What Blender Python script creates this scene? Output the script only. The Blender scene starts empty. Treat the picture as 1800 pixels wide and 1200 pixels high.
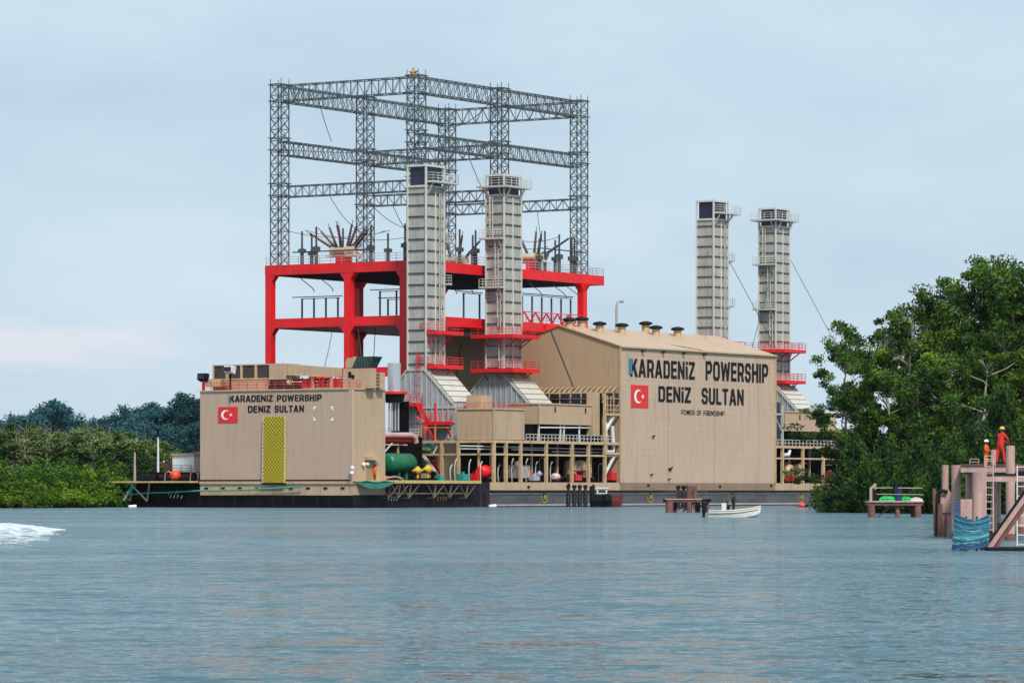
import bpy, math, random
from mathutils import Vector, Matrix
R = math.radians
sin, cos, pi = math.sin, math.cos, math.pi
C = bpy.context.scene.collection
SC = bpy.context.scene

# ------------------------------------------------------------------ camera
CAMZ, HOR, F = 2.25, 863.0, 7000.0          # eye height; horizon row and focal length on the 1800 x 1200 photograph
cam = bpy.data.cameras.new('camera'); camo = bpy.data.objects.new('camera', cam); C.objects.link(camo)
camo.location = (0, 0, CAMZ); camo.rotation_euler = (R(90), 0, 0)
cam.sensor_width = 36; cam.lens = 36 * F / 1800; cam.shift_y = (HOR - 600) / 1800
cam.clip_start = 0.5; cam.clip_end = 30000
SC.camera = camo
SC.view_settings.view_transform = 'Standard'; SC.view_settings.look = 'None'
SC.view_settings.gamma = 1; SC.view_settings.exposure = 0.35
SC.cycles.max_bounces = 6; SC.cycles.diffuse_bounces = 2; SC.cycles.glossy_bounces = 3
SC.cycles.transparent_max_bounces = 8; SC.cycles.volume_bounces = 0

# ------------------------------------------------------------------ sky and sun
SUN_EL, SUN_AZ = R(48), R(20)               # azimuth measured from straight behind the camera towards the right
W = bpy.data.worlds.new('World'); SC.world = W; W.use_nodes = True
nt = W.node_tree; N = nt.nodes; L = nt.links; N.clear()
out = N.new('ShaderNodeOutputWorld'); bg = N.new('ShaderNodeBackground'); L.new(bg.outputs[0], out.inputs[0])
sky = N.new('ShaderNodeTexSky'); sky.sky_type = 'NISHITA'; sky.sun_disc = False
sky.sun_elevation = SUN_EL; sky.sun_rotation = pi - SUN_AZ; sky.air_density = 1.0; sky.dust_density = 1.5
tc = N.new('ShaderNodeTexCoord')
mp = N.new('ShaderNodeMapping'); mp.inputs['Scale'].default_value = (5.0, 5.0, 16.0); mp.inputs['Location'].default_value = (3.1, 0, .7)
L.new(tc.outputs['Generated'], mp.inputs[0])
nz = N.new('ShaderNodeTexNoise'); nz.inputs['Scale'].default_value = 1.6; nz.inputs['Detail'].default_value = 7; nz.inputs['Roughness'].default_value = .55
L.new(mp.outputs[0], nz.inputs[0])
cr = N.new('ShaderNodeValToRGB'); e = cr.color_ramp.elements
e[0].position = .30; e[0].color = (4.0, 5.2, 6.25, 1); e[1].position = .74; e[1].color = (5.4, 6.5, 7.35, 1)
L.new(nz.outputs[0], cr.inputs[0])
# a slightly paler, warmer layer close to the horizon
sx = N.new('ShaderNodeSeparateXYZ'); L.new(tc.outputs['Generated'], sx.inputs[0])
mr = N.new('ShaderNodeMapRange'); mr.inputs[1].default_value = 0.0; mr.inputs[2].default_value = .05; mr.inputs[3].default_value = .30; mr.inputs[4].default_value = 0.0
L.new(sx.outputs[2], mr.inputs[0])
mh = N.new('ShaderNodeMix'); mh.data_type = 'RGBA'; mh.inputs[7].default_value = (5.4, 6.35, 7.0, 1)
L.new(mr.outputs[0], mh.inputs[0]); L.new(cr.outputs[0], mh.inputs[6])
# a faint warm cloud low in the sky at the left
ds = N.new('ShaderNodeVectorMath'); ds.operation = 'SUBTRACT'; ds.inputs[1].default_value = (-.119, 0, .0372); L.new(tc.outputs['Generated'], ds.inputs[0])
dm = N.new('ShaderNodeVectorMath'); dm.operation = 'MULTIPLY'; dm.inputs[1].default_value = (30, 0, 170); L.new(ds.outputs[0], dm.inputs[0])
dl = N.new('ShaderNodeVectorMath'); dl.operation = 'LENGTH'; L.new(dm.outputs[0], dl.inputs[0])
pm_ = N.new('ShaderNodeMapping'); pm_.inputs['Scale'].default_value = (40, 40, 160); L.new(tc.outputs['Generated'], pm_.inputs[0])
pn = N.new('ShaderNodeTexNoise'); pn.inputs['Scale'].default_value = 1; pn.inputs['Detail'].default_value = 5; L.new(pm_.outputs[0], pn.inputs[0])
pa_ = N.new('ShaderNodeMath'); pa_.operation = 'MULTIPLY_ADD'; pa_.inputs[1].default_value = -2.2; L.new(pn.outputs[0], pa_.inputs[0]); L.new(dl.outputs['Value'], pa_.inputs[2])
pr = N.new('ShaderNodeMapRange'); pr.inputs[1].default_value = -.6; pr.inputs[2].default_value = .25; pr.inputs[3].default_value = .75; pr.inputs[4].default_value = 0; L.new(pa_.outputs[0], pr.inputs[0])
pc = N.new('ShaderNodeMix'); pc.data_type = 'RGBA'; pc.inputs[7].default_value = (6.4, 6.5, 7.0, 1); L.new(pr.outputs[0], pc.inputs[0]); L.new(mh.outputs[2], pc.inputs[6])
mx = N.new('ShaderNodeMix'); mx.data_type = 'RGBA'; mx.inputs[0].default_value = .93
L.new(sky.outputs[0], mx.inputs[6]); L.new(pc.outputs[2], mx.inputs[7])
L.new(mx.outputs[2], bg.inputs[0]); bg.inputs[1].default_value = .10
sl = bpy.data.lights.new('sun', 'SUN'); so = bpy.data.objects.new('sun', sl); C.objects.link(so)
sl.energy = 2.9; sl.angle = R(9); sl.color = (1, .95, .88)
sdir = Vector((sin(SUN_AZ) * cos(SUN_EL), -cos(SUN_AZ) * cos(SUN_EL), sin(SUN_EL)))
so.rotation_euler = (-sdir).to_track_quat('-Z', 'Y').to_euler(); so.location = (0, -50, 300)

# ------------------------------------------------------------------ ship frame: u along the side (away, right), v across (away, left)
TH = R(57.3); AX, AY = cos(TH), sin(TH); OX, OY = (1090 - 900) * 600 / F, 600.0
def yd(u, v): return OY + AY * u + AX * v
def U(px, v):
    k = (px - 900) / F
    return (k * (OY + AX * v) - OX + AY * v) / (AX - AY * k)
def V(px, u):
    k = (px - 900) / F
    return (OX + AX * u - k * (OY + AY * u)) / (AY + AX * k)
def Z(py, u, v): return CAMZ + (HOR - py) * yd(u, v) / F
def XW(px, Y): return (px - 900) * Y / F
def ZW(py, Y): return CAMZ + (HOR - py) * Y / F

# ------------------------------------------------------------------ materials
MATS = {}
def mat(name, col, rough=.6, metal=0.0, var=.15, scale=(1, 1, 1), nscale=.5, dirt=None, dirt_amt=0, lines=(), bump=0, spec=.5, rust=0):
    """base colour with noise variation, long streaks of dirt and fine seams; lines = [(axis, spacing, width, darken)]"""
    if name in MATS: return MATS[name]
    m = bpy.data.materials.new(name); m.use_nodes = True; t = m.node_tree; n = t.nodes; l = t.links
    b = n['Principled BSDF']; b.inputs['Roughness'].default_value = rough; b.inputs['Metallic'].default_value = metal
    b.inputs['Specular IOR Level'].default_value = spec
    co = n.new('ShaderNodeTexCoord'); ma = n.new('ShaderNodeMapping'); ma.inputs['Scale'].default_value = scale
    l.new(co.outputs['Object'], ma.inputs[0])
    no = n.new('ShaderNodeTexNoise'); no.inputs['Scale'].default_value = nscale; no.inputs['Detail'].default_value = 6; no.inputs['Roughness'].default_value = .6
    l.new(ma.outputs[0], no.inputs[0])
    rp = n.new('ShaderNodeMapRange'); rp.inputs[1].default_value = .3; rp.inputs[2].default_value = .7
    rp.inputs[3].default_value = 1 - var; rp.inputs[4].default_value = 1 + var * .6
    l.new(no.outputs[0], rp.inputs[0])
    mu = n.new('ShaderNodeVectorMath'); mu.operation = 'SCALE'; mu.inputs[0].default_value = col; l.new(rp.outputs[0], mu.inputs[3])
    cur = mu.outputs[0]
    if dirt:
        m2 = n.new('ShaderNodeMapping'); m2.inputs['Scale'].default_value = (1.3, 1.3, .09); m2.inputs['Location'].default_value = (5, 2, 1)
        l.new(co.outputs['Object'], m2.inputs[0])
        n2 = n.new('ShaderNodeTexNoise'); n2.inputs['Scale'].default_value = 1.1; n2.inputs['Detail'].default_value = 8; n2.inputs['Roughness'].default_value = .7
        l.new(m2.outputs[0], n2.inputs[0])
        r2 = n.new('ShaderNodeMapRange'); r2.inputs[1].default_value = .50; r2.inputs[2].default_value = .78; r2.inputs[3].default_value = 0; r2.inputs[4].default_value = dirt_amt
        l.new(n2.outputs[0], r2.inputs[0])
        mi = n.new('ShaderNodeMix'); mi.data_type = 'RGBA'; mi.inputs[7].default_value = (*dirt, 1)
        l.new(r2.outputs[0], mi.inputs[0]); l.new(cur, mi.inputs[6]); cur = mi.outputs[2]
    if rust:                                                     # thin runs of rust and soot
        m4 = n.new('ShaderNodeMapping'); m4.inputs['Scale'].default_value = (3.1, 3.1, .16); m4.inputs['Location'].default_value = (1, 7, 3); l.new(co.outputs['Object'], m4.inputs[0])
        n4 = n.new('ShaderNodeTexNoise'); n4.inputs['Scale'].default_value = 1; n4.inputs['Detail'].default_value = 5; l.new(m4.outputs[0], n4.inputs[0])
        n5 = n.new('ShaderNodeTexNoise'); n5.inputs['Scale'].default_value = .16; n5.inputs['Detail'].default_value = 4; l.new(co.outputs['Object'], n5.inputs[0])
        r4 = n.new('ShaderNodeMapRange'); r4.inputs[1].default_value = .56; r4.inputs[2].default_value = .70; r4.inputs[3].default_value = 0; r4.inputs[4].default_value = rust; l.new(n4.outputs[0], r4.inputs[0])
        r5 = n.new('ShaderNodeMapRange'); r5.inputs[1].default_value = .42; r5.inputs[2].default_value = .60; l.new(n5.outputs[0], r5.inputs[0])
        x4 = n.new('ShaderNodeMath'); x4.operation = 'MULTIPLY'; l.new(r4.outputs[0], x4.inputs[0]); l.new(r5.outputs[0], x4.inputs[1])
        i4 = n.new('ShaderNodeMix'); i4.data_type = 'RGBA'; i4.inputs[7].default_value = (.11,.055,.03,1); l.new(x4.outputs[0], i4.inputs[0]); l.new(cur, i4.inputs[6]); cur = i4.outputs[2]
    if lines:
        sp = n.new('ShaderNodeSeparateXYZ'); l.new(co.outputs['Object'], sp.inputs[0])
        for ax, spc, wd, dk in lines:
            a = n.new('ShaderNodeMath'); a.operation = 'DIVIDE'; a.inputs[1].default_value = spc; l.new(sp.outputs[ax], a.inputs[0])
            f = n.new('ShaderNodeMath'); f.operation = 'FRACT'; l.new(a.outputs[0], f.inputs[0])
            c = n.new('ShaderNodeMath'); c.operation = 'LESS_THAN'; c.inputs[1].default_value = wd / spc; l.new(f.outputs[0], c.inputs[0])
            k = n.new('ShaderNodeMath'); k.operation = 'MULTIPLY_ADD'; k.inputs[1].default_value = -dk; k.inputs[2].default_value = 1; l.new(c.outputs[0], k.inputs[0])
            s = n.new('ShaderNodeVectorMath'); s.operation = 'SCALE'; l.new(cur, s.inputs[0]); l.new(k.outputs[0], s.inputs[3]); cur = s.outputs[0]
    l.new(cur, b.inputs['Base Color'])
    if bump:
        bp = n.new('ShaderNodeBump'); bp.inputs['Strength'].default_value = bump; bp.inputs['Distance'].default_value = .1
        n3 = n.new('ShaderNodeTexNoise'); n3.inputs['Scale'].default_value = nscale * 4; n3.inputs['Detail'].default_value = 5
        l.new(ma.outputs[0], n3.inputs[0]); l.new(n3.outputs[0], bp.inputs['Height']); l.new(bp.outputs[0], b.inputs['Normal'])
    MATS[name] = m
    return m
RUST = (.16, .06, .03)
TAN = mat('tan_sheet', (.49, .345, .225), .55, var=.07, nscale=.12, dirt=(.24, .14, .09), dirt_amt=.5, lines=[(2, 1.15, .07, .12)], bump=.15, rust=0.35)
TANH = mat('tan_hall_cladding', (.43, .30, .18), .6, var=.09, nscale=.10, dirt=(.22, .15, .10), dirt_amt=.28, bump=.1, rust=0.3)
TANL = mat('tan_letter_wall', (.53, .385, .275), .55, var=.07, scale=(1, 1, 1.3), nscale=.09, dirt=(.27, .17, .12), dirt_amt=.5, lines=[(2, .95, .09, .10), (0, 14.2, .2, .22)], bump=.15, rust=0.4)
TAND = mat('tan_deckhouse_plate', (.49, .345, .255), .5, var=.06, nscale=.1, dirt=(.27, .17, .11), dirt_amt=.42, lines=[(1, 5.2, .06, .06)], bump=.1, rust=0.3)
TANR = mat('tan_roof', (.50, .36, .25), .6, var=.08, nscale=.15, dirt=(.30, .2, .13), dirt_amt=.45, lines=[(0, 3.2, .07, .12)], rust=0.4)
TANS = mat('tan_steel', (.55, .39, .22), .5, var=.2, nscale=.8, dirt=RUST, dirt_amt=.5)
YELS = mat('yellow_edge', (.52, .42, .16), .6, var=.25, nscale=1.5, dirt=RUST, dirt_amt=.4)
REDP = mat('red_paint', (.78, .006, .010), .5, var=.2, nscale=.3, dirt=(.30, .025, .02), dirt_amt=.55, bump=.1, rust=0.45)
REDR = mat('red_rail_paint', (.62, .03, .04), .5, var=.15, nscale=.5)
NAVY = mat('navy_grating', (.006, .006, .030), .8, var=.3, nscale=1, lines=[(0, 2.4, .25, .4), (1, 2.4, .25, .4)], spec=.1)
GALV = mat('galvanised_steel', (.085, .115, .12), .6, metal=.2, var=.25, nscale=.6)
STKM = mat('stack_panel', (.41, .405, .37), .55, metal=.0, var=.22, scale=(1, 1, .6), nscale=.7, dirt=(.17, .12, .08), dirt_amt=.6, bump=.15, rust=0.45)
STKD = mat('stack_stiffener', (.05, .055, .055), .7, var=.2)
STKF = mat('stack_post', (.48, .47, .43), .5, var=.12, dirt=(.25, .18, .1), dirt_amt=.4)
DUCT = mat('duct_casing', (.34, .38, .40), .5, metal=.1, var=.16, nscale=.4, dirt=(.15, .14, .13), dirt_amt=.5)
DUCTP = mat('duct_pale', (.55, .53, .46), .55, var=.15, nscale=.5, dirt=(.25, .2, .15), dirt_amt=.4)
WHITE = mat('white_paint', (.72, .72, .69), .45, var=.1, nscale=.8, dirt=(.3, .25, .2), dirt_amt=.25)
BLACK = mat('black_paint', (.007, .007, .009), .6, var=.3, spec=.25)
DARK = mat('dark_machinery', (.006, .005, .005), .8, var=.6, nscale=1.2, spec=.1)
LOUV = mat('dark_louvre', (.012, .018, .04), .4, var=.2, lines=[(2, .45, .1, -1.5)])
HBLK = mat('hull_black', (.004, .003, .005), .6, var=.6, nscale=.5, dirt=(.050, .020, .014), dirt_amt=.5, lines=[(1, 2.0, .09, -3.5), (0, 2.4, .08, -1.2)], spec=.15)
HGRY = mat('hull_faded', (.085, .088, .095), .5, var=.45, scale=(.35, .35, 1.5), nscale=.5, dirt=(.17, .09, .09), dirt_amt=.8, lines=[(0, 9.2, .12, -.8)])
HPAL = mat('hull_pale_stripe', (.45, .38, .36), .5, var=.2, dirt=RUST, dirt_amt=.4)
HTAN = mat('hull_tan', (.52, .365, .235), .5, var=.12, nscale=.4, dirt=(.30, .15, .08), dirt_amt=.7, rust=0.6)
SILV = mat('silver_pipe', (.58, .6, .62), .3, metal=.6, var=.1)
GRNT = mat('green_tank', (.006, .13, .055), .4, var=.15, nscale=.7)
TEAL = mat('teal_paint', (.02, .30, .24), .5, var=.2)
YELW = mat('yellow_paint', (.58, .40, .03), .45, var=.15)
BLUE = mat('blue_paint', (.03, .14, .38), .5, var=.15)
LETR = mat('lettering', (.006, .007, .010), .6, var=.2, dirt=(.10,.08,.06), dirt_amt=.3, spec=.2)
LBLU = mat('letter_blue', (.02, .22, .40), .5, var=.1)
FRED = mat('flag_red', (.72, .02, .018), .5, var=.05)
FWHI = mat('flag_white', (.85, .85, .85), .5, var=.03)
PINK = mat('pinkish_pile', (.50, .31, .265), .75, var=.25, scale=(1, 1, .4), nscale=1.6, dirt=(.16, .08, .06), dirt_amt=.6, bump=.4)
PLRD = mat('rusty_pile', (.19, .085, .07), .8, var=.4, scale=(1, 1, .4), nscale=1.6, dirt=(.05, .03, .03), dirt_amt=.8, bump=.5)
BARK = mat('bark', (.10, .085, .06), .9, var=.4, nscale=2, bump=.5)
BARKP = mat('pale_bark', (.33, .29, .22), .9, var=.35, nscale=2, bump=.4)
CABL = mat('cable', (.045, .05, .055), .6, var=.1)
INSB = mat('brown_porcelain', (.10, .05, .035), .35, var=.2)
SKIN = mat('skin_brown', (.12, .06, .035), .6, var=.1)
ORNG = mat('orange_cloth', (.72, .10, .01), .8, var=.12, nscale=3)
REDC = mat('red_cloth', (.68, .022, .015), .8, var=.12, nscale=3)
NAVC = mat('navy_cloth', (.012, .014, .03), .85, var=.2, nscale=3)
BLUC = mat('blue_cloth', (.03, .11, .33), .85, var=.2, nscale=3)
MARC = mat('maroon_cloth', (.15, .02, .03), .85, var=.2, nscale=3)
HAIR = mat('hair_dark', (.01, .008, .007), .7, var=.1)

# ------------------------------------------------------------------ mesh builder
class MB:
    def __init__(s, m=None): s.v = []; s.f = []; s.mi = []; s.ms = []; s.sm = []; s.cur = 0; s.smooth = False
    def use(s, m):
        if m not in s.ms: s.ms.append(m)
        s.cur = s.ms.index(m); return s
    def face(s, ids): s.f.append(ids); s.mi.append(s.cur); s.sm.append(s.smooth)
    def add(s, vs, fs):
        b = len(s.v); s.v += [tuple(p) for p in vs]
        for f in fs: s.face([b + i for i in f])
    def box(s, x0, x1, y0, y1, z0, z1):
        s.add([(x0,y0,z0),(x1,y0,z0),(x1,y1,z0),(x0,y1,z0),(x0,y0,z1),(x1,y0,z1),(x1,y1,z1),(x0,y1,z1)],
              [(0,3,2,1),(4,5,6,7),(0,1,5,4),(1,2,6,5),(2,3,7,6),(3,0,4,7)]); return s
    def bar(s, p, q, w, h=None, caps=True):
        p = Vector(p); q = Vector(q); h = h or w; d = (q - p)
        if d.length < 1e-6: return s
        d.normalize(); up = Vector((0,0,1)) if abs(d.z) < .95 else Vector((1,0,0))
        a = d.cross(up).normalized() * (w / 2); b = a.cross(d).normalized() * (h / 2)
        vs = [p-a-b, p+a-b, p+a+b, p-a+b, q-a-b, q+a-b, q+a+b, q-a+b]
        s.add(vs, [(0,4,5,1),(1,5,6,2),(2,6,7,3),(3,7,4,0)] + ([(0,1,2,3),(4,7,6,5)] if caps else [])); return s
    def tube(s, pts, rs, n=10, caps=True):
        pts = [Vector(p) for p in pts]
        if not hasattr(rs, '__len__'): rs = [rs] * len(pts)
        b = len(s.v); sm = s.smooth; s.smooth = True; ref = None
        for i, p in enumerate(pts):
            d = (pts[min(i+1, len(pts)-1)] - pts[max(i-1, 0)]).normalized()
            if ref is None: ref = Vector((0,0,1)) if abs(d.z) < .9 else Vector((1,0,0))
            a = d.cross(ref).normalized(); c = d.cross(a).normalized(); ref = a.cross(d) if True else ref
            for k in range(n):
                t = 2*pi*k/n; s.v.append(tuple(p + (a*cos(t) + c*sin(t)) * rs[i]))
        for i in range(len(pts)-1):
            for k in range(n):
                k2 = (k+1) % n; s.face([b+i*n+k, b+i*n+k2, b+(i+1)*n+k2, b+(i+1)*n+k])
        s.smooth = sm
        if caps:
            e = b+(len(pts)-1)*n
            for st, rv in ((b, True), (e, False)):
                q = len(s.v); s.v += [s.v[st+k] for k in range(n)]; ids = [q+k for k in range(n)]
                s.face(ids[::-1] if rv else ids)
        return s
    def ball(s, c, r, n=12, m=8, sc=(1,1,1)):
        b = len(s.v); sm = s.smooth; s.smooth = True
        for j in range(m+1):
            t = pi*j/m
            for k in range(n):
                a = 2*pi*k/n; s.v.append((c[0]+r*sc[0]*sin(t)*cos(a), c[1]+r*sc[1]*sin(t)*sin(a), c[2]+r*sc[2]*cos(t)))
        for j in range(m):
            for k in range(n):
                k2 = (k+1) % n; s.face([b+j*n+k, b+(j+1)*n+k, b+(j+1)*n+k2, b+j*n+k2])
        s.smooth = sm; return s
    def prism(s, poly, axis, a0, a1):
        """poly: list of 2-D points in the two other axes (in x,y,z order), extruded along axis from a0 to a1"""
        def P(p, a):
            return {0: (a, p[0], p[1]), 1: (p[0], a, p[1]), 2: (p[0], p[1], a)}[axis]
        n = len(poly); vs = [P(p, a0) for p in poly] + [P(p, a1) for p in poly]
        s.add(vs, [tuple(range(n)), tuple(range(2*n-1, n-1, -1))] + [(i, n+i, n+(i+1)%n, (i+1)%n) for i in range(n)]); return s
    def rail(s, pts, h=1.1, w=.07, step=1.8, closed=False, rails=3, kick=True):
        P = [Vector(p) for p in pts]
        if closed: P.append(P[0])
        for a, b in zip(P[:-1], P[1:]):
            n = max(1, round((b-a).length/step))
            for i in range(n+1):
                q = a.lerp(b, i/n); s.bar(q, q+Vector((0,0,h)), w, caps=False)
            for k in range(rails):
                z = Vector((0,0,h*(k+1)/rails)); s.bar(a+z, b+z, w, caps=False)
        return s
    def build(s, name, parent=None, loc=(0,0,0), rz=0, label=None):
        me = bpy.data.meshes.new(name); me.from_pydata(s.v, [], s.f)
        for m in s.ms: me.materials.append(m)
        me.polygons.foreach_set('material_index', s.mi); me.polygons.foreach_set('use_smooth', s.sm)
        me.update()
        o = bpy.data.objects.new(name, me); C.objects.link(o); o.parent = parent; o.location = loc; o.rotation_euler = (0,0,rz)
        if label: o['label'] = label
        return o
def tag(o, label, cat, group=None):
    o['label'] = label; o['category'] = cat
    if group: o['group'] = group
    return o
def thing(name, label, cat, loc=(0,0,0), rz=0, group=None):
    o = bpy.data.objects.new(name, None); C.objects.link(o); o.location = loc; o.rotation_euler = (0,0,rz); o.empty_display_size = .3
    return tag(o, label, cat, group)
def kids(o): return [c for c in bpy.data.objects if c.parent == o]
def dup(o, loc=None, rz=None, parent=None, label=None, scale=None, group=None):
    c = o.copy(); C.objects.link(c)
    if loc is not None: c.location = loc
    if rz is not None: c.rotation_euler = (0,0,rz)
    if scale is not None: c.scale = scale
    c.parent = parent
    if label: c['label'] = label
    if group: c['group'] = group
    for ch in kids(o): dup(ch, parent=c)
    return c
def on_ship(u, v, z): return (OX + AX*u - AY*v, OY + AY*u + AX*v, z)

# ------------------------------------------------------------------ water, ground
def water():
    m = bpy.data.materials.new('river_water'); m.use_nodes = True; t = m.node_tree; n = t.nodes; l = t.links
    b = n['Principled BSDF']; b.inputs['Roughness'].default_value = .1; b.inputs['IOR'].default_value = 1.33
    b.inputs['Base Color'].default_value = (.075, .142, .172, 1)
    co = n.new('ShaderNodeTexCoord')
    def ns(scale, sx_, sy_, det, rough=.55, rot=0, out=1):
        ma = n.new('ShaderNodeMapping'); ma.inputs['Scale'].default_value = (sx_, sy_, 1); ma.inputs['Rotation'].default_value = (0,0,rot); l.new(co.outputs['Object'], ma.inputs[0])
        no = n.new('ShaderNodeTexNoise'); no.inputs['Scale'].default_value = scale; no.inputs['Detail'].default_value = det; no.inputs['Roughness'].default_value = rough
        l.new(ma.outputs[0], no.inputs[0]); return no.outputs[out]
    def vm(op, a, b_=None, k=None):
        q = n.new('ShaderNodeVectorMath'); q.operation = op; l.new(a, q.inputs[0])
        if b_ is not None:
            if isinstance(b_, tuple): q.inputs[1].default_value = b_
            else: l.new(b_, q.inputs[1])
        if k is not None:
            if isinstance(k, float): q.inputs[3].default_value = k
            else: l.new(k, q.inputs[3])
        return q.outputs[0]
    # slopes of three wave sizes, taken straight from vector noise
    a = vm('SCALE', vm('SUBTRACT', ns(.7, .7, 1.0, 2, .5, .2), (.5,.5,.5)), k=1.9)
    c = vm('SCALE', vm('SUBTRACT', ns(3.2, .7, 1.0, 2, .55, -.15), (.5,.5,.5)), k=2.9)
    d = vm('SCALE', vm('SUBTRACT', ns(8.5, .7, 1.0, 1, .5, .1), (.5,.5,.5)), k=1.6)
    g = ns(.02, .35, 1.6, 3, .5, 0, 0)                       # broad patches of smoother and rougher water
    gr = n.new('ShaderNodeMapRange'); gr.inputs[1].default_value = .38; gr.inputs[2].default_value = .62; gr.inputs[3].default_value = .5; gr.inputs[4].default_value = 1.35; l.new(g, gr.inputs[0])
    # a calmer slick across the middle of the river
    ln = n.new('ShaderNodeVectorMath'); ln.operation = 'LENGTH'; l.new(vm('MULTIPLY', vm('SUBTRACT', co.outputs['Object'], (-3.5, 150., 0.)), (1/8., 1/11., 0.)), ln.inputs[0])
    jn = n.new('ShaderNodeMath'); jn.operation = 'MULTIPLY_ADD'; jn.inputs[1].default_value = 2.6; l.new(ns(.5, .35, 1.2, 3, .6, 0, 0), jn.inputs[0]); l.new(ln.outputs['Value'], jn.inputs[2])
    ms_ = n.new('ShaderNodeMapRange'); ms_.inputs[1].default_value = 1.5; ms_.inputs[2].default_value = 2.4; ms_.inputs[3].default_value = .30; ms_.inputs[4].default_value = 1; l.new(jn.outputs[0], ms_.inputs[0])
    gm = n.new('ShaderNodeMath'); gm.operation = 'MULTIPLY'; l.new(gr.outputs[0], gm.inputs[0]); l.new(ms_.outputs[0], gm.inputs[1])
    s = vm('SCALE', vm('ADD', vm('ADD', a, c), d), k=gm.outputs[0])
    # all slopes leaned towards the camera, added to suppress reflections of the ship
    s = vm('NORMALIZE', vm('ADD', vm('MULTIPLY', s, (.8,1.,0.)), (0.,-.24,1.)))
    l.new(s, b.inputs['Normal'])
    w = MB().use(m); w.add([(-9000,-400,0),(9000,-400,0),(9000,12000,0),(-9000,12000,0)], [(0,1,2,3)])
    o = w.build('water'); o['kind'] = 'structure'
water()
SOIL = mat('mud', (.09, .07, .045), .95, var=.4, nscale=.2, bump=.5)
HILLM = mat('forest_floor', (.025, .05, .018), .95, var=.5, nscale=.05, bump=.6)
def land(name, outline, z0, bump_h, m, seed, nx=60, ny=30):
    """outline: shore function giving near Y for a given x; a sheet rising from under the water"""
    x0, x1, shore, depth, prof = outline
    rnd = random.Random(seed); w = MB().use(m); w.smooth = True; vs = []
    ph = [rnd.uniform(0, 6.28) for _ in range(6)]
    for j in range(ny+1):
        for i in range(nx+1):
            x = x0 + (x1-x0)*i/nx; tt = j/ny; y = shore(x) + depth*tt**1.6
            h = prof(x, y - shore(x)) + bump_h*(sin(x*.05+ph[0])+sin(y*.04+ph[1])+sin((x+y)*.11+ph[2])*.4)*min(1, tt*4)
            vs.append((x, y, h))
    w.add(vs, [(j*(nx+1)+i, j*(nx+1)+i+1, (j+1)*(nx+1)+i+1, (j+1)*(nx+1)+i) for j in range(ny) for i in range(nx)])
    o = w.build(name); o['kind'] = 'structure'; return o
def sstep(a, b, x):
    t = max(0, min(1, (x-a)/(b-a))); return t*t*(3-2*t)
# river bed reaching the horizon, far bank with hills, right bank under the big trees
bed = MB().use(SOIL); bed.add([(-9000,-400,-5),(9000,-400,-5),(9000,12000,-5),(-9000,12000,-5)], [(0,1,2,3)])
bo = bed.build('river_bed'); bo['kind'] = 'structure'
def left_shore(x): return 534 + min(230, max(0, x+64)*5)
def left_prof(x, d):
    hill = 20*sstep(350, 760, d)
    return -1.0 + 1.8*sstep(0, 12, d) + hill*(.9 + .1*sin(x*.012+1))
land('far_bank', (-700, 1400, left_shore, 2500, left_prof), 0, .5, HILLM, 3, 130, 60)
def right_shore(x): return 452 - sstep(54, 75, x)*60 if x > 0 else 455
def right_prof(x, d): return -1.2 + 2.2*sstep(0, 10, d)*sstep(36, 48, x)
land('right_bank', (37, 330, right_shore, 160, right_prof), 0, .2, HILLM, 5, 60, 20)


# ------------------------------------------------------------------ the power ship
ship = thing('power_ship', 'huge tan floating power station ship with red gantry and four grey chimneys', 'ship', (OX, OY, 0), TH)
UB, VD = -70.1, 26.0            # near end of the hull; width of the deckhouse
DK = 3.55                       # deck height
U1, U2, U3, V1, V2 = -24.9, -2.2, 20.9, 20.2, 45.2
def hull():
    o = [(UB,0),(UB,VD),(UB,38),(-61,46.5),(111,46.5),(111,0),(48,0),(0,0),(-36,0),(-62.4,0)]
    def style(i):
        if i == 0: return [(-2,.25,HBLK),(.25,1.7,HBLK),(1.7,DK,HTAN)]
        if i in (5,6,7): return [(-2,.15,BLACK),(.15,.38,HPAL),(.38,1.78,HGRY),(1.78,2.08,HPAL),(2.08,2.4,BLACK),(2.4,DK,HTAN)]
        if i == 9: return [(-2,1.75,HBLK),(1.75,DK,HTAN)]
        return [(-2,DK,HBLK)]
    w = MB()
    for i in range(len(o)):
        a, b = o[i], o[(i+1) % len(o)]
        for z0, z1, m in style(i):
            w.use(m); w.add([(a[0],a[1],z0),(a[0],a[1],z1),(b[0],b[1],z1),(b[0],b[1],z0)], [(0,1,2,3)])
    w.use(DARK); w.add([(p[0],p[1],DK) for p in o], [tuple(range(len(o)))])
    w.use(BLACK); w.box(-36, 111, -.35, -.003, 2.12, 2.38)              # rubbing strake
    w.use(HTAN); w.box(UB-.2, -62.4, -.2, VD, 3.25, DK+.12)
    w.use(BLACK)
    for k in range(9): w.box(UB-.1, UB-.004, 1.4+k*2.9, 2.0+k*2.9, 2.55, 2.8)
    w.use(BLACK)
    for x, z in ((-8,2.9),(-15,3.1),(-26,2.7),(8,3.0),(30,2.8),(46.5,3.0)): w.box(x, x+.5, -.12, -.004, z, z+.35)
    w.build('hull', ship)
hull()
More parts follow.
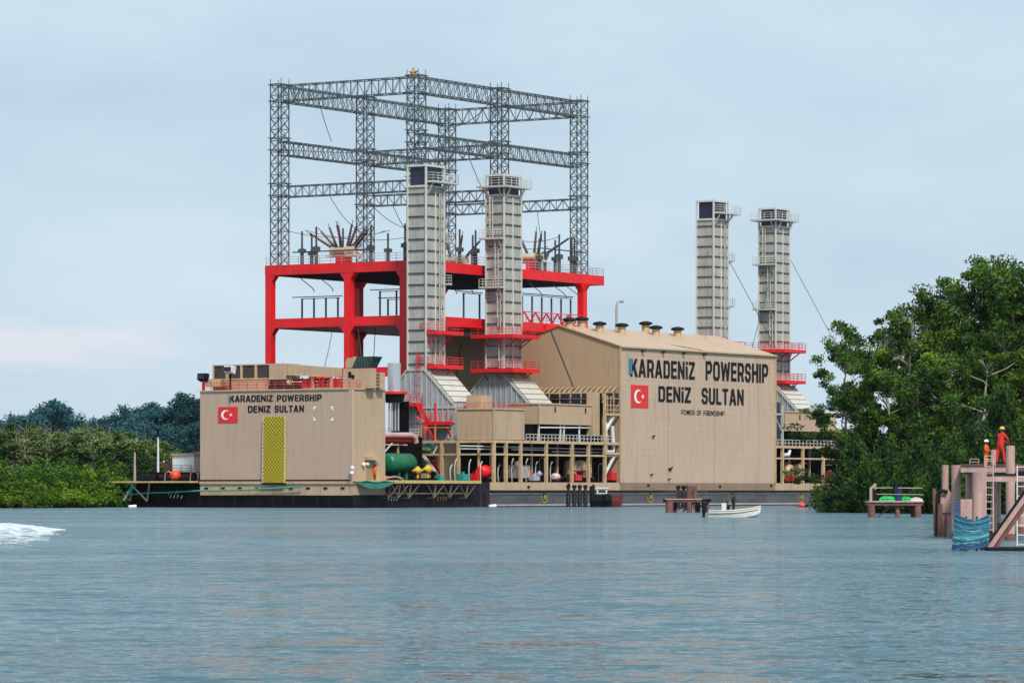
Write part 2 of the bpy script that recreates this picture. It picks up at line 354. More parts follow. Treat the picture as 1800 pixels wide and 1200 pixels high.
def ring_mark(px, py, yel=True):
    w = MB().use(YELW if yel else WHITE); u = U(px, -.05); z = Z(py, u, 0)
    for k in range(12):
        t = 2*pi*k/12
        if k % 2 == 0 or yel:
            r0, r1, d = .66, .88, .15
            w.add([(u+r*cos(t+s_), -.06, z+r*sin(t+s_)) for r, s_ in ((r0,-d),(r1,-d),(r1,d),(r0,d))], [(0,1,2,3)])
    w.use(BLACK); w.add([(u-.4,-.05,z-.5),(u+.4,-.05,z-.5),(u+.4,-.05,z+.5),(u-.4,-.05,z+.5)], [(0,1,2,3)])
    w.use(YELW)
    for a in (-.28, .06): w.add([(u+a,-.07,z-.35),(u+a+.18,-.07,z-.35),(u+a+.36,-.07,z+.35),(u+a+.18,-.07,z+.35)], [(0,1,2,3)])
    w.build('tug_push_mark', ship)
for p in (957, 1143, 1286, 1408): ring_mark(p, 873)
for px, m in ((689, WHITE), (775, YELW)):
    w = MB().use(m); u = U(px, -.05); z = Z(876, u, 0)
    for k in range(4):
        a = (k-1.5)*.42; w.add([(u+a*1.6,-.06,z-.3),(u+a*1.6+.2,-.06,z-.3),(u+a*1.6+.4,-.06,z+.3),(u+a*1.6+.2,-.06,z+.3)], [(0,1,2,3)])
    w.build('draught_mark', ship)
w = MB().use(WHITE); v = V(310, UB)
for k, (a, z) in enumerate(((1.3,2.0),(1.0,1.55),(.4,1.5),(.0,2.1),(-.25,1.55),(-.9,1.4))):
    w.add([(UB-.05, v+a, z-.2),(UB-.05, v+a+.14, z-.2),(UB-.05, v+a-.1, z+.25),(UB-.05, v+a-.25, z+.25)], [(0,1,2,3)])
w.build('draught_mark', ship)

# ---- lettering
GL = {}
def glyph(ch, thin=False):
    """heavy squared capitals drawn as pieces: list of polygons in a cell one unit high, and its width"""
    T, t, c = (.15, .13, .10) if thin else (.25, .18, .18); w = .80; P = []
    def r(x0, x1, y0, y1): P.append([(x0,y0),(x1,y0),(x1,y1),(x0,y1)])
    def ring(x0, x1, y0, y1, segs, cc=c):
        o = [(x0+cc,y0),(x1-cc,y0),(x1,y0+cc),(x1,y1-cc),(x1-cc,y1),(x0+cc,y1),(x0,y1-cc),(x0,y0+cc)]
        k = cc*.35; X0, X1, Y0, Y1 = x0+T, x1-T, y0+t, y1-t
        i = [(X0+k,Y0),(X1-k,Y0),(X1,Y0+k),(X1,Y1-k),(X1-k,Y1),(X0+k,Y1),(X0,Y1-k),(X0,Y0+k)]
        for s_ in segs: P.append([o[s_], o[(s_+1)%8], i[(s_+1)%8], i[s_]])
    if ch == 'K': r(0,T,0,1); P.append([(T-.02,.36),(T+.16,.36),(w+.04,1),(w-.28,1),(T-.02,.62)]); P.append([(w-.24,0),(w+.08,0),(T+.30,.60),(T+.06,.44)])
    elif ch == 'A': w = .90; P.append([(0,0),(.26,0),(.55,1),(.30,1)]); P.append([(.64,0),(.90,0),(.60,1),(.35,1)]); r(.18,.72,.20,.37)
    elif ch == 'D': r(0,T,0,1); ring(0,w,0,1,(1,2,3)); r(T,w-c,0,t); r(T,w-c,1-t,1)
    elif ch == 'E': w = .70; r(0,T,0,1); r(T,w,0,t); r(T,w,1-t,1); r(T,w-.04,.41,.59)
    elif ch == 'F': w = .68; r(0,T,0,1); r(T,w,1-t,1); r(T,w-.04,.38,.56)
    elif ch == 'L': w = .66; r(0,T,0,1); r(T,w,0,t)
    elif ch == 'T': w = .74; r(0,w,1-t,1); r(w/2-T/2,w/2+T/2,0,1-t)
    elif ch in 'PR':
        r(0,T,0,1); ring(0,w,.33,1,(1,2,3)); r(T,w-c,.33,.33+t); r(T,w-c,1-t,1)
        if ch == 'R': P.append([(w-.27,0),(w+.03,0),(w-.12,.40),(w-.38,.40)])
    elif ch == 'O': ring(0,w+.03,0,1,range(8)); w += .03
    elif ch == 'U': r(0,T,.3,1); r(w-T,w,.3,1); ring(0,w,0,.5,(0,1,7)); r(0,T,c,.31); r(w-T,w,c,.31)
    elif ch == 'S':
        ring(0,w-.03,.41,1,(0,3,4,5,6,7)); ring(0,w-.03,0,.59,(0,1,2,3,4,7)); w -= .03
        r(w-T,w,.68,1-c); r(0,T,c,.32)
    elif ch == 'N': w = .84; r(0,T,0,1); r(w-T,w,0,1); P.append([(T-.03,1),(T-.05,.62),(w-T+.03,0),(w-T+.05,.38)])
    elif ch == 'Z': w = .74; r(0,w,0,t); r(0,w,1-t,1); P.append([(0,t-.01),(.30,t-.01),(w,1-t+.01),(w-.30,1-t+.01)])
    elif ch == 'W': w = 1.16; P += [[(0,1),(.25,1),(.44,0),(.20,0)],[(.20,0),(.42,0),(.64,.92),(.46,.92)],[(.52,.92),(.70,.92),(.96,0),(.74,0)],[(.72,0),(.96,0),(1.16,1),(.91,1)]]
    elif ch == 'H': r(0,T,0,1); r(w-T,w,0,1); r(T,w-T,.40,.60)
    elif ch == 'I': w = T; r(0,T,0,1)
    elif ch == 'i': w = T; r(0,T,0,.74); r(0,T,.82,1)
    elif ch == ' ': w = .5
    return P, w
def word_mesh(txt, a0, a1, z0, z1, place, m, bold=.03, dep=.06):
    """painted lettering, one polygon per stroke, each a few millimetres proud of the one before"""
    x = 0; ps = []
    for ch in txt:
        P, w_ = glyph(ch, bold < .015); ps += [[(x+px_, py_) for px_, py_ in p] for p in P]; x += w_ + .125
    x -= .125; w = MB().use(m)
    for k, p in enumerate(ps):
        w.add([place(a0 + q[0]/x*(a1-a0), z0 + q[1]*(z1-z0), .015 + .005*(k % 9)) for q in p], [tuple(range(len(p)))])
    return w
def flag_mesh(w, place, a0, a1, z0, z1, s, cx=None):
    def P(x, y, d): return place(x, y, d)
    w.use(FRED); vs = [P(a0,z0,.01),P(a1,z0,.01),P(a1,z1,.01),P(a0,z1,.01),P(a0,z0,.05),P(a1,z0,.05),P(a1,z1,.05),P(a0,z1,.05)]
    w.add(vs, [(4,5,6,7),(0,1,5,4),(1,2,6,5),(2,3,7,6),(3,0,4,7)])
    H = z1-z0; W_ = a1-a0; c = a0 + W_*.40; zc = (z0+z1)/2; sx_ = W_/H/1.25; w.use(FWHI)
    R1, R2, off = .30*H, .24*H, .085*H; n = 26
    th = math.acos((R1*R1+off*off-R2*R2)/(2*R1*off)); 
    outer = [(c+sx_*R1*cos(t), zc+R1*sin(t)) for t in [th+(2*pi-2*th)*k/n for k in range(n+1)]]
    th2 = math.atan2(R1*sin(th), R1*cos(th)-off)
    inner = [(c+sx_*(off+R2*cos(t)), zc+R2*sin(t)) for t in [th2+(2*pi-2*th2)*k/n for k in range(n+1)]]
    b = [P(x, y, .08) for x, y in outer] + [P(x, y, .08) for x, y in inner]
    w.add(b, [(k, k+1, n+2+k, n+1+k) for k in range(n)])
    sc_, zs = c + sx_*.33*H, zc
    st = [(sc_+sx_*(.125 if k % 2 == 0 else .05)*H*cos(pi+pi*k/5), zs+(.125 if k % 2 == 0 else .05)*H*sin(pi+pi*k/5)) for k in range(10)]
    w.add([P(x, y, .08) for x, y in st] + [P(sc_, zs, .08)], [(k, (k+1) % 10, 10) for k in range(10)])
side = lambda a, z, d: (a, -.02-d, z)                   # on the letter wall, reading along +u
fore = lambda a, z, d: (UB-.02-d, -a, z)                # on the deckhouse front, reading along -v
def wall_word(txt, p0, p1, y0, y1, bold=.03, m=LETR):
    u0, u1 = U(p0, 0), U(p1, 0); uc = u0
    return word_mesh(txt, u0, u1, Z(y1, u0, 0), Z(y0, u0, 0), side, m, bold)
def front_word(txt, p0, p1, y0, y1, bold=.028):
    a0, a1 = -V(p0, UB), -V(p1, UB)
    return word_mesh(txt, a0, a1, Z(y1, UB, -a0), Z(y0, UB, -a0), fore, LETR, bold)

# ---- engine hall with twin roofs
HL = U(1362, 0)
hall = MB().use(TANL)
HZ0, HE, HR, HV = 2.42, Z(608, 0, 0), 27.35, 21.2
hall.add([(0,0,HZ0),(HL,0,HZ0),(HL,0,HE),(0,0,HE)], [(0,1,2,3)])
hall.use(TANH)
hall.add([(0,0,HZ0),(0,0,HE),(0,HV/2,HR),(0,HV,HE),(0,HV,HZ0)], [(0,1,2,3,4)])
hall.add([(HL,0,HZ0),(HL,0,HE),(HL,HV/2,HR),(HL,HV,HE),(HL,HV,HZ0)], [(4,3,2,1,0)])
hall.add([(0,HV,HZ0),(0,HV,HE),(HL,HV,HE),(HL,HV,HZ0)], [(0,1,2,3)])
hall.add([(0,HV+.01,DK),(0,HV+.01,25.3),(0,30,26.1),(0,33,25.6),(0,33,DK)], [(0,1,2,3,4)])
hall.add([(HL,HV+.01,DK),(HL,HV+.01,25.3),(HL,30,26.1),(HL,33,25.6),(HL,33,DK)], [(4,3,2,1,0)])
hall.add([(0,33,DK),(0,33,25.6),(HL,33,25.6),(HL,33,DK)], [(0,1,2,3)])
hall.use(TANR)
hall.add([(-.25,-.3,HE-.08),(HL+.25,-.3,HE-.08),(HL+.25,HV/2,HR+.06),(-.25,HV/2,HR+.06)], [(0,1,2,3)])
hall.add([(-.25,HV/2,HR+.06),(HL+.25,HV/2,HR+.06),(HL+.25,HV+.2,HE-.05),(-.25,HV+.2,HE-.05)], [(0,1,2,3)])
hall.add([(-.1,HV+.02,25.36),(HL+.1,HV+.02,25.36),(HL+.1,30,26.17),(-.1,30,26.17)], [(0,1,2,3)])
hall.add([(-.1,30,26.17),(HL+.1,30,26.17),(HL+.1,33.1,25.65),(-.1,33.1,25.65)], [(0,1,2,3)])
hall.use(TANS)
hall.bar((-.2,-.2,HE),( -.2,HV/2,HR+.1),.18); hall.bar((-.2,-.25,HE-.12),(HL+.2,-.25,HE-.12),.22)
hall.bar((-.03,-.08,DK),(-.03,-.08,HE),.26); hall.bar((HL+.03,-.08,DK),(HL+.03,-.08,HE),.26)
hallo = hall.build('engine_hall', ship)
for px, py, s in ((1146,768,.24),(1175,826,.42),(1143,835,.2),(1174,843,.18),(1118,640,0)):
    if s: w = MB().use(DARK); u = U(px, 0); z = Z(py, u, 0); w.box(u, u+s*1.3, -.25, -.02, z, z+s*.8); w.bar((u,-.1,z),(u+s*1.8,-.3,z+s*1.1),.16); w.build('wall_fitting', hallo)
for k in range(4):
    w = MB().use(BLACK); u = U(1127+k*36, 0); w.box(u, u+.4, -.5, -.02, HE-.7, HE-.45); w.build('wall_lamp', hallo)
for tx, a, b, y0, y1 in (('KARADENiZ',1108,1221,630,662),('POWERSHIP',1240,1350,634,668),('DENiZ',1157,1214,678,706),('SULTAN',1233,1307,681,710)):
    wall_word(tx, a, b, y0, y1).build('lettering', hallo)
wall_word('POWER OF FRIENDSHIP', 1197, 1273, 720, 728.5, .01).build('lettering', hallo)
u0 = U(1106, 0); w = MB().use(LBLU); z1, z0 = Z(629.5,u0,0), Z(657,u0,0)
w.box(u0-.15, u0+.55, -.16, -.075, z0, z1); w.build('lettering', hallo, label='blue stem of the first letter K')
w = MB(); flag_mesh(w, side, U(1109,0), U(1139,0), Z(716,U(1109,0),0), Z(676,U(1109,0),0), 1); w.build('flag_panel', hallo)
# louvre gallery under the gable, with awning ribs
w = MB().use(LOUV); w.box(-1.2, -.004, .3, 16, Z(709,0,8), Z(692,0,8)); w.use(TANS)
zt, zb = Z(680,0,8), Z(692,0,8)
for k in range(17):
    v = .5 + k*.95; w.bar((-.05,v,zt),(-1.9,v,zb+.1),.14)
w.bar((-1.9,.3,zb+.1),(-1.9,16,zb+.1),.2)
for k in range(9): w.bar((-1.3,.4+k*1.9,Z(709,0,8)),(-1.3,.4+k*1.9,Z(692,0,8)),.16)
w.bar((-1.3,.3,Z(701,0,8)),(-1.3,16,Z(701,0,8)),.1)
w.build('louvre_gallery', hallo)
# roof ventilators (mushroom caps)
def ventil(r=.62):
    w = MB().use(TANS); w.tube([(0,0,-.9),(0,0,.75)], r, 12); w.use(BLACK)
    w.tube([(0,0,.7),(0,0,.85),(0,0,1.15),(0,0,1.35)], [r*.9, r*1.75, r*1.65, r*.5], 14); return w
vm = None
for px, py in ((985,573),(1023,577),(1054,578),(1093,581),(1135,584),(1153,587),(1191,589)):
    if px < 1000: u, v = U(px, 9.5), 9.5
    elif px in (1093, 1191, 1054, 1153): v = 8.2; u = U(px, v)
    else: v = 10.6; u = U(px, v)
    u = max(u, .8); z = HR - abs(v-10.6)*(HR-HE)/10.6 + .3
    if vm is None: vm = ventil().build('roof_ventilator', hallo, (u, v, z))
    else:
        c = vm.copy(); C.objects.link(c); c.location = (u, v, z)
w = MB().use(mat('grey_pipe', (.33,.33,.31), .5, var=.2)); u = U(1084, 11); w.tube([(u,11,HR-.5),(u,11,Z(540,u,11)),(u+.2,11,Z(532,u,11)),(u+.9,11,Z(528.5,u,11)),(u+1.7,11,Z(529,u,11))], [.2,.2,.2,.22,.26], 10)
w.build('gooseneck_pipe', hallo)

# ---- deckhouse
DZ = Z(685, UB, 12)
w = MB().use(TAND)
w.add([(UB,.12,DK),(UB,VD,DK),(UB,VD,DZ),(UB,.12,DZ)], [(0,1,2,3)])
w.add([(UB,.12,DK),(UB,.12,DZ),(UB+.12,0,DZ),(UB+.12,0,DK)], [(0,1,2,3)])
w.use(TAN)
w.add([(UB+.12,0,DK),(UB+.12,0,DZ),(-62.4,0,DZ),(-62.4,0,DK)], [(0,1,2,3)])
w.add([(-62.4,0,DK),(-62.4,0,DZ),(-62.4,VD,DZ),(-62.4,VD,DK)], [(0,1,2,3)])
w.add([(UB,VD,DK),(-62.4,VD,DK),(-62.4,VD,DZ),(UB,VD,DZ)], [(0,1,2,3)])
w.add([(UB,.12,DZ),(UB,VD,DZ),(-62.4,VD,DZ),(-62.4,0,DZ),(UB+.12,0,DZ)], [(0,1,2,3,4)])
w.use(TANS); w.bar((UB-.08,.6,DZ),(UB-.08,VD,DZ),.2); w.bar((UB+.2,-.08,DZ),(-62.4,-.08,DZ),.2)
w.use(BLACK); w.box(UB-.24, UB-.01, .6, VD, DK+.12, DK+.3)
w.use(TAN); w.box(-62.39, -50, 13, VD, DK, DZ+1.2)                    # rear block carrying the railed deck
dh = w.build('deckhouse', ship)
for tx, a, b, y0, y1 in (('KARADENiZ',404,480,695,706.5),('POWERSHIP',487,566,694,705.5),('DENiZ',436,476,713,725),('SULTAN',483,534.5,712.5,724.5)):
    front_word(tx, a, b, y0, y1).build('lettering', dh)
a0 = V(404, UB); w = MB().use(LBLU); w.box(UB-.14, UB-.075, a0-.14, a0+.06, Z(706,UB,a0), Z(695,UB,a0)); w.build('lettering', dh, label='blue stem of the first letter K')
w = MB(); flag_mesh(w, fore, -V(384,UB), -V(418,UB), Z(743,UB,22), Z(715,UB,22), -1); w.build('flag_panel', dh)
w = MB().use(mat('yellow_mesh', (.52, .41, .012), .6, var=.15, nscale=2))
va, vb = V(466, UB), V(503, UB); zt, zb = Z(733,UB,18), Z(848,UB,18)
w.add([(UB-.45,va+.1,zb),(UB-.45,vb-.05,zb),(UB-.25,vb,zt),(UB-.25,va,zt),(UB-.05,va+.1,zb),(UB-.05,vb-.05,zb),(UB-.05,vb,zt),(UB-.05,va,zt)],
      [(0,1,2,3),(0,3,7,4),(1,5,6,2),(3,2,6,7),(0,4,5,1)])
w.use(mat('mesh_wire_dark', (.22,.18,.012), .7))
Wd, Hd = va-vb, zt-zb
def mp_(a, h): return (UB-.48+.2*h/Hd, vb+a, zb+h)
for sg in (1, -1):
    k = -Wd
    while k < Hd:
        a0_, a1_ = max(0, -k), min(Wd, Hd-k)
        if a1_ > a0_:
            f = (lambda a: a) if sg > 0 else (lambda a: Wd-a)
            w.bar(mp_(f(a0_), k+a0_), mp_(f(a1_), k+a1_), .05 if sg > 0 else .035, caps=False)
        k += .55
w.use(WHITE)
for v in (va+.12, vb-.02):
    for k in range(30):
        z0 = zb + (zt-zb)*k/30; w.bar((UB-.5+.2*k/30,v,z0),(UB-.5+.2*(k+.5)/30,v,z0+(zt-zb)/60),.13)
w.use(BLACK); w.box(UB-.55,UB-.05,vb-.1,va+.2,zb-.25,zb-.02)
w.build('mesh_screen', dh)
for px, py, sx_, sy_ in ((551,714,1,1),(586,714,-1,1),(551,739,1,-1),(586,739,-1,-1)):
    w = MB().use(FWHI); v = V(px, UB); z = Z(py, UB, v); w.add([(UB-.03,v,z),(UB-.03,v-.55*sx_,z),(UB-.03,v,z-.6*sy_)], [(0,1,2)]); w.build('corner_mark', dh)
# door with canopy on the long side
w = MB().use(TANS); ua, ub = U(641,0), U(659,0); w.box(ua,ub,-1.0,-.01,Z(808,ua,0),Z(803,ua,0)); w.box(U(657,0),U(664,0),-.5,-.3,DK,Z(815,ua,0)); w.build('canopy', dh)
w = MB().use(mat('tan_door', (.36,.26,.13), .6, var=.3, dirt=RUST, dirt_amt=.4)); w.box(ua+.5,ub-.5,-.12,-.02,DK+.1,Z(812,ua,0)); w.build('door', dh)
for px, py in ((638,816),(645,815),(660,814),(618,822),(617,831)):
    w = MB().use(FWHI); u = U(px,-.1); z = Z(py,u,0); w.ball((u,-.25,z),.28,8,6); w.build('lamp', dh)
# roof fittings of the deckhouse
w = MB().use(REDR)
w.rail([(UB+.2,VD-.2,DZ),(UB+.2,.7,DZ),(-62.6,.2,DZ)], 1.15, .06, 1.6)
w.build('railing', dh)
w = MB().use(REDR); zr = DZ+1.2
vv0, vv1 = V(397,-56), 13.3
w.rail([(-61.5,25.5,zr+.02),(-61.5,13.3,zr+.02),(-51,13.3,zr+.02)], 1.6, .07, 1.9)
w.build('railing', dh)

# ---- red gantry
DT, D2T = 36.4, 28.3
gan = MB().use(REDP)
GU0, GU1, GV0, GV1 = U1-1.2, U(1062, 19.0), 19.0, 47.1
def deck_slab(w, u0, u1, v0, v1, zt, th, under):
    w.use(REDP); w.add([(u0,v0,zt),(u1,v0,zt),(u1,v1,zt),(u0,v1,zt),(u0,v0,zt-th),(u1,v0,zt-th),(u1,v1,zt-th),(u0,v1,zt-th)],[(0,1,2,3),(0,4,5,1),(1,5,6,2),(2,6,7,3),(3,7,4,0)])
    e_ = .45; w.add([(u0,v0,zt-th),(u1,v0,zt-th),(u1,v1,zt-th),(u0,v1,zt-th),(u0+e_,v0+e_,zt-th),(u1-e_,v0+e_,zt-th),(u1-e_,v1-e_,zt-th),(u0+e_,v1-e_,zt-th)],[(0,4,5,1),(1,5,6,2),(2,6,7,3),(3,7,4,0)])
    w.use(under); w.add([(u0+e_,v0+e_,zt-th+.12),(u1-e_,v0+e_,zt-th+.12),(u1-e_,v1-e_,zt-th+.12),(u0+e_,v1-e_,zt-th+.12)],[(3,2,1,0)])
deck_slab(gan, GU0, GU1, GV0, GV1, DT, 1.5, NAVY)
G2U1 = U3+1.0
deck_slab(gan, GU0+.05, G2U1, GV0+.05, GV1-.05, D2T, 1.4, REDP)
gan.use(REDP); gan.box(GU0+.1, GU0+1.0, 20.9, 34, 19.3, 20.7)
gan.box(U3-12, G2U1, GV0-.3, GV0+.04, D2T-2.2, D2T-.3)
gan.build('platform', ship)
for u, v, hs in ((GU0+.58,GV1-.6,'uv'),(GU0+.58,V(613,GU0+.5),'v'),(GU0+.58,V(711,GU0+.5),'uv'),(U2,GV1-.6,'uv'),(U3,GV1-.6,'uv'),(U3,GV0+.6,'uv'),(U2,GV0+.6,'uv')):
    w = MB().use(REDP); s_ = .56
    w.box(-s_, s_, -s_, s_, 0, DT-1.52-DK)
    for zc in (DT-1.52-DK, D2T-1.42-DK):                     # haunches below each deck, on the inner sides only
        for dx, dy in ((0,1),(0,-1),(1,0),(-1,0)):
            if dy > 0 and v > 45 or dy < 0 and v < 19.5 or dx < 0 and u < -24: continue
            if dy: w.prism([(dy*s_, zc-1.0),(dy*(s_+.8), zc-.002),(dy*s_, zc-.002)] if dy > 0 else [(dy*s_, zc-.002),(dy*(s_+.8), zc-.002),(dy*s_, zc-1.0)], 0, -s_+.05, s_-.05)
            else: w.prism([(dx*s_, zc-1.0),(dx*(s_+.8), zc-.002),(dx*s_, zc-.002)], 1, -s_+.05, s_-.05)
    w.build('column', ship, (u, v, DK))
w = MB().use(mat('thin_grey_rail', (.35,.34,.33), .5)); w.rail([(GU0+.1,GV1-.2,DT),(GU0+.1,GV0+.1,DT),(GU1-.1,GV0+.1,DT),(GU1-.1,GV1-.1,DT)], 1.2, .06, 2.0)
w.build('railing', ship)
w = MB().use(REDR); w.rail([(U2-4,GV0+.2,D2T),(G2U1-.1,GV0+.2,D2T)], 1.2, .07, 2.0)
for k in range(7): w.bar((U2+1+k*3.2,GV0+.4,D2T),(U2+2.6+k*3.2,GV0+.4,D2T+1.6),.18); w.bar((U2+2.6+k*3.2,GV0+.4,D2T+1.6),(U2+4.2+k*3.2,GV0+.4,D2T),.18)
w.bar((U2+1,GV0+.4,D2T+1.6),(G2U1-.2,GV0+.4,D2T+1.6),.14)
w.build('railing', ship)

# ---- lattice towers and beams on the gantry
def lattice(w, p, q, ax1, ax2, s, s2, bay, r1=.13, r2=.075, cross=True, ends=True):
    p = Vector(p); q = Vector(q); a = Vector(ax1)*(s/2); b = Vector(ax2)*(s2/2)
    L_ = (q-p).length; n = max(1, round(L_/bay)); cs = [(-a-b),(a-b),(a+b),(-a+b)]
    for c in cs: w.bar(p+c, q+c, r1, caps=False)
    for i in range(n+1):
        m_ = p.lerp(q, i/n)
        for k in range(4): w.bar(m_+cs[k], m_+cs[(k+1)%4], r2, caps=False)
        if i < n:
            m2 = p.lerp(q, (i+1)/n)
            for k in range(4):
                k2 = (k+1) % 4
                if cross or i % 2 == 0: w.bar(m_+cs[k], m2+cs[k2], r2, caps=False)
                if cross or i % 2: w.bar(m_+cs[k2], m2+cs[k], r2, caps=False)
X_, Y_, Z_ = Vector((1,0,0)), Vector((0,1,0)), Vector((0,0,1))
TT = Z(132, U1, V1)
tw = MB().use(GALV); lattice(tw, (0,0,0), (0,0,TT-DT), X_, Y_, 2.0, 2.0, 1.75, .14, .075)
for zz in (TT-DT-2.6, TT-DT-.1, 17.5, 19.3, 10.6, 12.4):
    for k in range(4):
        c = [(-1.25,-1.25),(1.25,-1.25),(1.25,1.25),(-1.25,1.25)][k]; d = [(-1.25,-1.25),(1.25,-1.25),(1.25,1.25),(-1.25,1.25)][(k+1)%4]
        tw.bar((*c,zz),(*d,zz),.12)
for c in ((-1,-1),(1,-1),(1,1),(-1,1)): tw.bar((*c,TT-DT),(*c,TT-DT+.8),.08)
t0 = tw.build('lattice_tower', ship, (U1, V1, DT))
for u, v in ((U2,V1),(U3,V1),(U1,V2),(U2,V2),(U3,V2)):
    c = t0.copy(); C.objects.link(c); c.location = (u, v, DT)
def lbeam(a, b, zt, h=2.3, wd=2.0):
    """horizontal box lattice between two tower axes; its top at zt"""
    a = Vector((*a, 0)); b = Vector((*b, 0)); d = (b-a).normalized(); a = a + d*1.05; b = b - d*1.05
    w = MB().use(GALV); L_ = (b-a).length; side_ = Vector((-d.y, d.x, 0))
    lattice(w, a+Vector((0,0,zt-h/2)), b+Vector((0,0,zt-h/2)), side_, Z_, wd, h, 1.25, .13, .065, cross=False)
    w.build('lattice_beam', ship)
TB = TT-.3
for a, b in (((U1,V1),(U2,V1)),((U2,V1),(U3,V1)),((U1,V2),(U2,V2)),((U2,V2),(U3,V2)),((U1,V1),(U1,V2)),((U3,V1),(U3,V2))): lbeam(a, b, TB)
for a, b in (((U1,V1),(U2,V1)),((U2,V1),(U3,V1)),((U1,V2),(U2,V2)),((U2,V2),(U3,V2)),((U2,V1),(U2,V2))): lbeam(a, b, 55.2, 2.0)
for a, b in (((U1,V1),(U1,V2)),((U2,V1),(U2,V2)),((U3,V1),(U3,V2))): lbeam(a, b, 48.3, 1.6)

# ---- cables strung between frame, deck and bushings
def sag(w, a, b, s_, r=.08, n=10):
    a = Vector(a); b = Vector(b)
    for i in range(n):
        p = a.lerp(b, i/n); q = a.lerp(b, (i+1)/n); f = lambda t: -4*s_*t*(1-t)
        w.bar(p+Vector((0,0,f(i/n))), q+Vector((0,0,f((i+1)/n))), r, caps=False)
rnd = random.Random(4)
for a, b, s_ in (((U1,38,TB-2.3),(U1+2,37,55),.4),((U2,38,TB-2.3),(U2,36,55),.4),((U1,36,46.7),(U1+6,30,41.5),2.5),((U1,30,46.7),(U1+9,24,41.8),2.0),
                 ((U2,30,46.7),(U2-3,27,41.5),3),((U2,40,46.7),(U2-4,30,41.5),2.5),((U2,26,54),(U2+7,22,44),2.5),((U3,35,46.7),(U3-8,26,42),3),((U3,28,46.7),(U3-4,24,42),2),
                 ((U1,V2,54),(U2,V1,55),.8),((U1,V2,42),(U1,25,41),1.2),((U2,V1,TB),(U3-3,V2,TB-2.6),2.2),((U1+5,44,42),(U2-4,30,42),1.4),((U3,24,42.5),(U2+6,24,42),1.0),((U3,26,41),(U2+10,26,41.5),.9)):
    w = MB().use(CABL); sag(w, a, b, s_); w.build('cable', ship)
for u, v in ((U1+.6,42.5),(U1+.6,39),(U1+.6,35.5),(U2-6,31),(U2-5,28),(U2-5,25),(5,20.3),(12,20.3),(16,20.3)):
    w = MB().use(CABL); pts = []
    a = Vector((u, v, DT-.6)); b = Vector((u, v-3.3, D2T+4.0))
    for i in range(11):
        t = i/10; s_ = 3*t*t-2*t**3; pts.append((a.x, a.y+(b.y-a.y)*s_, a.z+(b.z-a.z)*(t**.8)))
    for p, q in zip(pts[:-1], pts[1:]): w.bar(p, q, .10, caps=False)
    w.build('cable', ship)
for a, b, s_ in (((-24,36,D2T-1.4),(-40,28,DZ+1.5),2),((-22,33,D2T-1.4),(-45,16,DZ+3.4),-1.5),((-20,31,D2T-1.4),(-21,31,15),0)):
    w = MB().use(CABL); sag(w, a, b, s_); w.build('cable', ship)

